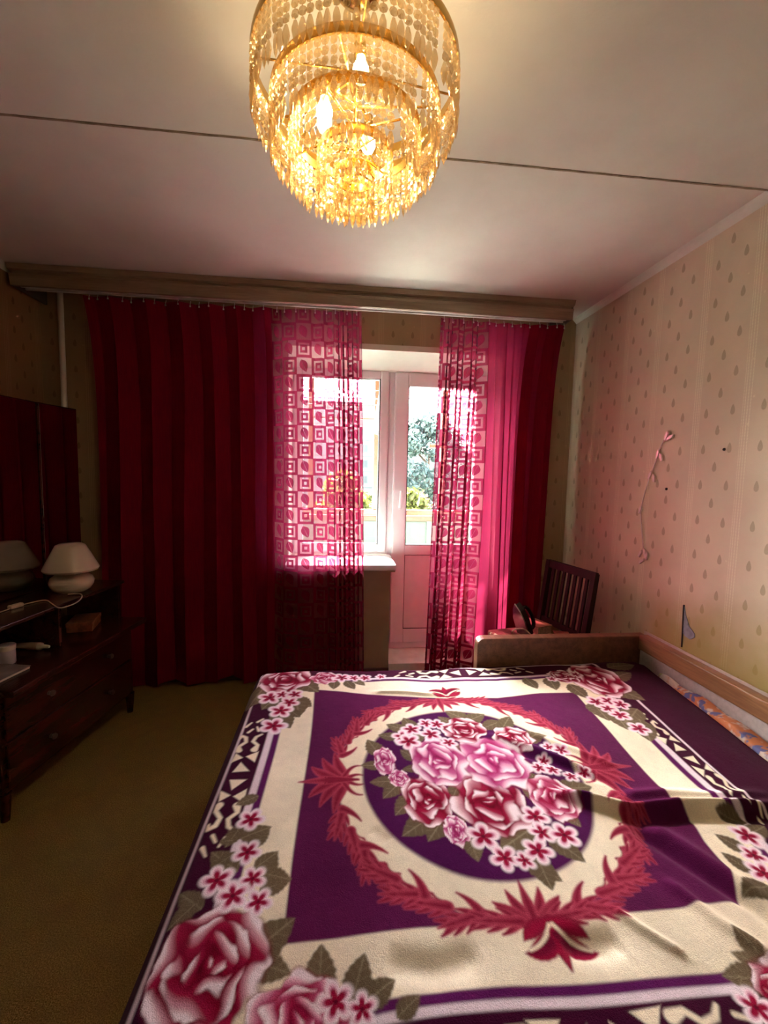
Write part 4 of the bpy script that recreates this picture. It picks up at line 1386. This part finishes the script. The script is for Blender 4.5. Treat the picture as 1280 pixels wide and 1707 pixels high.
for (x0, x1) in ((-1.6, -1.5), (2.3, 2.4)):
    MB().box(x0, x1, YO, 4.32, .02, 2.72).xf(bai).build('side_wall', m_slab, bal)
m_line = simple('clothes_line', (0.18, 0.17, 0.17), .6)
for (z, dz, wd) in ((2.265, .0, 'uppermost'), (2.19, .0, 'middle'), (2.13, .03, 'lowest')):
    b = MB(); b.tube([(-1.5, 4.02 - dz, z - .03), (-.5, 4.02 - dz, z - .05), (.4, 4.02 - dz, z - .035), (1.4, 4.02 - dz, z + .02), (2.3, 4.02 - dz, z + .06)], .003, 6)
    tag(b.build('clothes_line', m_line), wd + ' of the three thin clothes lines across the balcony', 'line', 'clothes lines on the balcony')
# white rag hanging on the post
nu, nv = 14, 26
U, V = np.meshgrid(np.linspace(0, 1, nu), np.linspace(0, 1, nv))
wtop = .012; Xr = .372 - (.012 + .048 * V) * U + .004 * np.sin(U * 9 + V * 5); Yr = 4.145 + .008 * np.sin(U * 11 + V * 3); Zr = 2.24 - V * (.41 - .03 * U) 
rag = link('rag', grid_mesh('rag', np.stack([Xr, Yr, Zr], -1)), simple('white_rag', (.8, .8, .8), .9))
so = rag.modifiers.new('thick', 'SOLIDIFY'); so.thickness = .004
tag(rag, 'white cloth hanging down the orange balcony post', 'cloth')

# the yard below and the blocks across it
GZ = -12.0
tag(MB().box(-120, 160, 5.0, 44, GZ - 1, GZ).build('ground', simple('sunlit_pavement', (0.58, 0.56, 0.50), .9, var=.12, scale=.2)), kind='structure')
tag(MB().box(-120, 160, 44, 220, GZ - 1, GZ).build('ground', simple('lawn', (0.06, 0.09, 0.03), .9, var=.2, scale=.2)), kind='structure')


def block(name, label, x0, x1, y, ztop, x_win, floors, mat, winsz=(1.5, 1.4), pitch=2.8, deep=14, group=None):
    r = tag(empty(name, ((x0 + x1) / 2, y, GZ)), label, 'building', group)
    inv = Matrix.Translation((-(x0 + x1) / 2, -y, -GZ))
    MB().box(x0, x1, y, y + deep, GZ, ztop).xf(inv).build('wall', mat, r)
    MB().box(x0 - .3, x1 + .3, y - .3, y + deep, ztop, ztop + .5).xf(inv).build('roof', m_bparapet, r)
    fm = pmh = sm2 = None
    for f in range(floors):
        zc = ztop - 1.9 - f * pitch
        b = MB().box(x0, x1, y - .05, y + .02, zc + winsz[1] / 2 + .62, zc + winsz[1] / 2 + .70); b.xf(inv).build('panel_joint', m_bjoint, r)
        for xw in x_win:
            if fm is None:
                b = MB(); rect_frame(b, -winsz[0] / 2, winsz[0] / 2, -winsz[1] / 2, winsz[1] / 2, .14, -.08, .05, 0); b.box(-.06, .06, -.07, .04, -winsz[1] / 2, winsz[1] / 2)
                wo = b.build('window', m_bwhite, r); fm = wo.data
                po = MB().box(-winsz[0] / 2 + .1, winsz[0] / 2 - .1, -.02, .0, -winsz[1] / 2 + .1, winsz[1] / 2 - .1).build('pane', m_bglass, wo); pmh = po.data
            else:
                wo = link('window', fm, None, r); po = link('pane', pmh, None, wo)
            wo.location = (xw - (x0 + x1) / 2, 0, zc - GZ)
    return r


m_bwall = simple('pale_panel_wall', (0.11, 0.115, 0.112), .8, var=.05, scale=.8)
m_bparapet = simple('grey_parapet', (0.06, 0.06, 0.062), .8)
m_bjoint = simple('panel_joint', (0.05, 0.055, 0.055), .8)
m_bwhite = simple('window_surround', (0.06, 0.07, 0.07), .5)
m_bglass = simple('far_window_glass', (0.03, 0.04, 0.045), .35)
# tall block on the left, longer lower block behind the trees
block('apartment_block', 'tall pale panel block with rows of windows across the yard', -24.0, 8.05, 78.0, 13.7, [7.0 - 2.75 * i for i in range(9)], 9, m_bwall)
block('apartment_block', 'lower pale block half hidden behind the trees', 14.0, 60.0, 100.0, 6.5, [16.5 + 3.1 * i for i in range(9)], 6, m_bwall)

def tree(name, label, x, y, h, r, leafcol, seed, nl=2600, ls=.32, conic=False):
    rng = np.random.default_rng(seed)
    t = tag(empty(name, (x, y, GZ)), label, 'tree')
    b = MB(); b.tube([(0, 0, 0), (.15, .1, h * .4), (.05, .0, h * .75)], .35 * h / 15, 8, .1)
    for k in range(5):
        a = k * 1.3 + seed; z0 = h * (.35 + .08 * k)
        b.tube([(.1, 0, z0), (math.cos(a) * r * .4, math.sin(a) * r * .4, z0 + h * .12), (math.cos(a) * r * .65, math.sin(a) * r * .65, z0 + h * .22)], .12 * h / 15, 6, .03)
    b.build('trunk', m_bark, t)
    # clusters of leaves
    ncl = 46
    cl = []
    for i in range(ncl):
        u = rng.random(); a = rng.random() * 6.283
        zz = .28 + .70 * u
        prof = (1 - u) ** .8 if conic else math.sin(PI * min(max((u * .92 + .08), 0), 1)) ** .6
        rad = r * prof * rng.random() ** .45
        cl.append((rad * math.cos(a), rad * math.sin(a), zz * h, r * .30 * rng.uniform(.7, 1.2)))
    cl = np.array(cl)
    idx = rng.integers(0, ncl, nl)
    d = rng.normal(size=(nl, 3)); d /= np.linalg.norm(d, axis=1, keepdims=True)
    c = cl[idx, :3] + d * (cl[idx, 3] * rng.random(nl) ** .33)[:, None]
    n = d + rng.normal(size=(nl, 3)) * .6; n /= np.linalg.norm(n, axis=1, keepdims=True)
    a = np.cross(n, rng.normal(size=(nl, 3))); a /= np.linalg.norm(a, axis=1, keepdims=True)
    bb = np.cross(n, a)
    s = (ls * rng.uniform(.6, 1.3, nl))[:, None]
    V = np.stack([c - a * s, c - bb * s * .55 + n * s * .12, c + a * s, c + bb * s * .55 + n * s * .12], 1).reshape(-1, 3)
    me = bpy.data.meshes.new('foliage')
    F = [(4 * i, 4 * i + 1, 4 * i + 2, 4 * i + 3) for i in range(nl)]
    me.from_pydata(V.tolist(), [], F)
    o = link('foliage', me, leafcol, t); o['kind'] = 'stuff'
    return t


m_bark = simple('bark', (0.12, 0.08, 0.05), .9, var=.3, scale=4)
def leafmat(name, c, tr):
    M = Mat(name)
    n = M.noise(.9, 3.0)
    col = M.mix(n.step(.3, .7), c, tuple(q * .55 for q in c))
    return M.done(M.mixs(.35, M.pbr(col, .6, 0, .3), M.shade('ShaderNodeBsdfTranslucent', tr)))
m_leafy = leafmat('yellow_green_leaves', (0.07, 0.08, 0.015), (0.07, 0.08, 0.012))
m_leafb = leafmat('blue_green_leaves', (0.06, 0.095, 0.088), (0.055, 0.095, 0.08))
m_leafg = leafmat('green_leaves', (0.14, 0.22, 0.07), (0.2, 0.3, 0.08))
tree('leafy_tree', 'sunlit yellow-green tree across the yard before the tall block', 0.6, 60, 12.9, 4.8, m_leafy, 3, 4200, .45)
tree('leafy_tree', 'tall bluish green tree seen through the balcony door', 14.0, 68, 22.6, 6.2, m_leafb, 4, 9000, .42)
tree('leafy_tree', 'second bluish tree farther right behind the curtain', 29.0, 66, 18.0, 6.2, m_leafb, 6, 6000, .42)
tree('leafy_tree', 'low yellowish tree at the foot of the bluish one', 9.0, 52, 11.2, 3.8, m_leafy, 7, 3200, .42)
tree('leafy_tree', 'green tree seen through the left curtain', -13.0, 62, 13.8, 6.0, m_leafy, 9, 3600, .45)
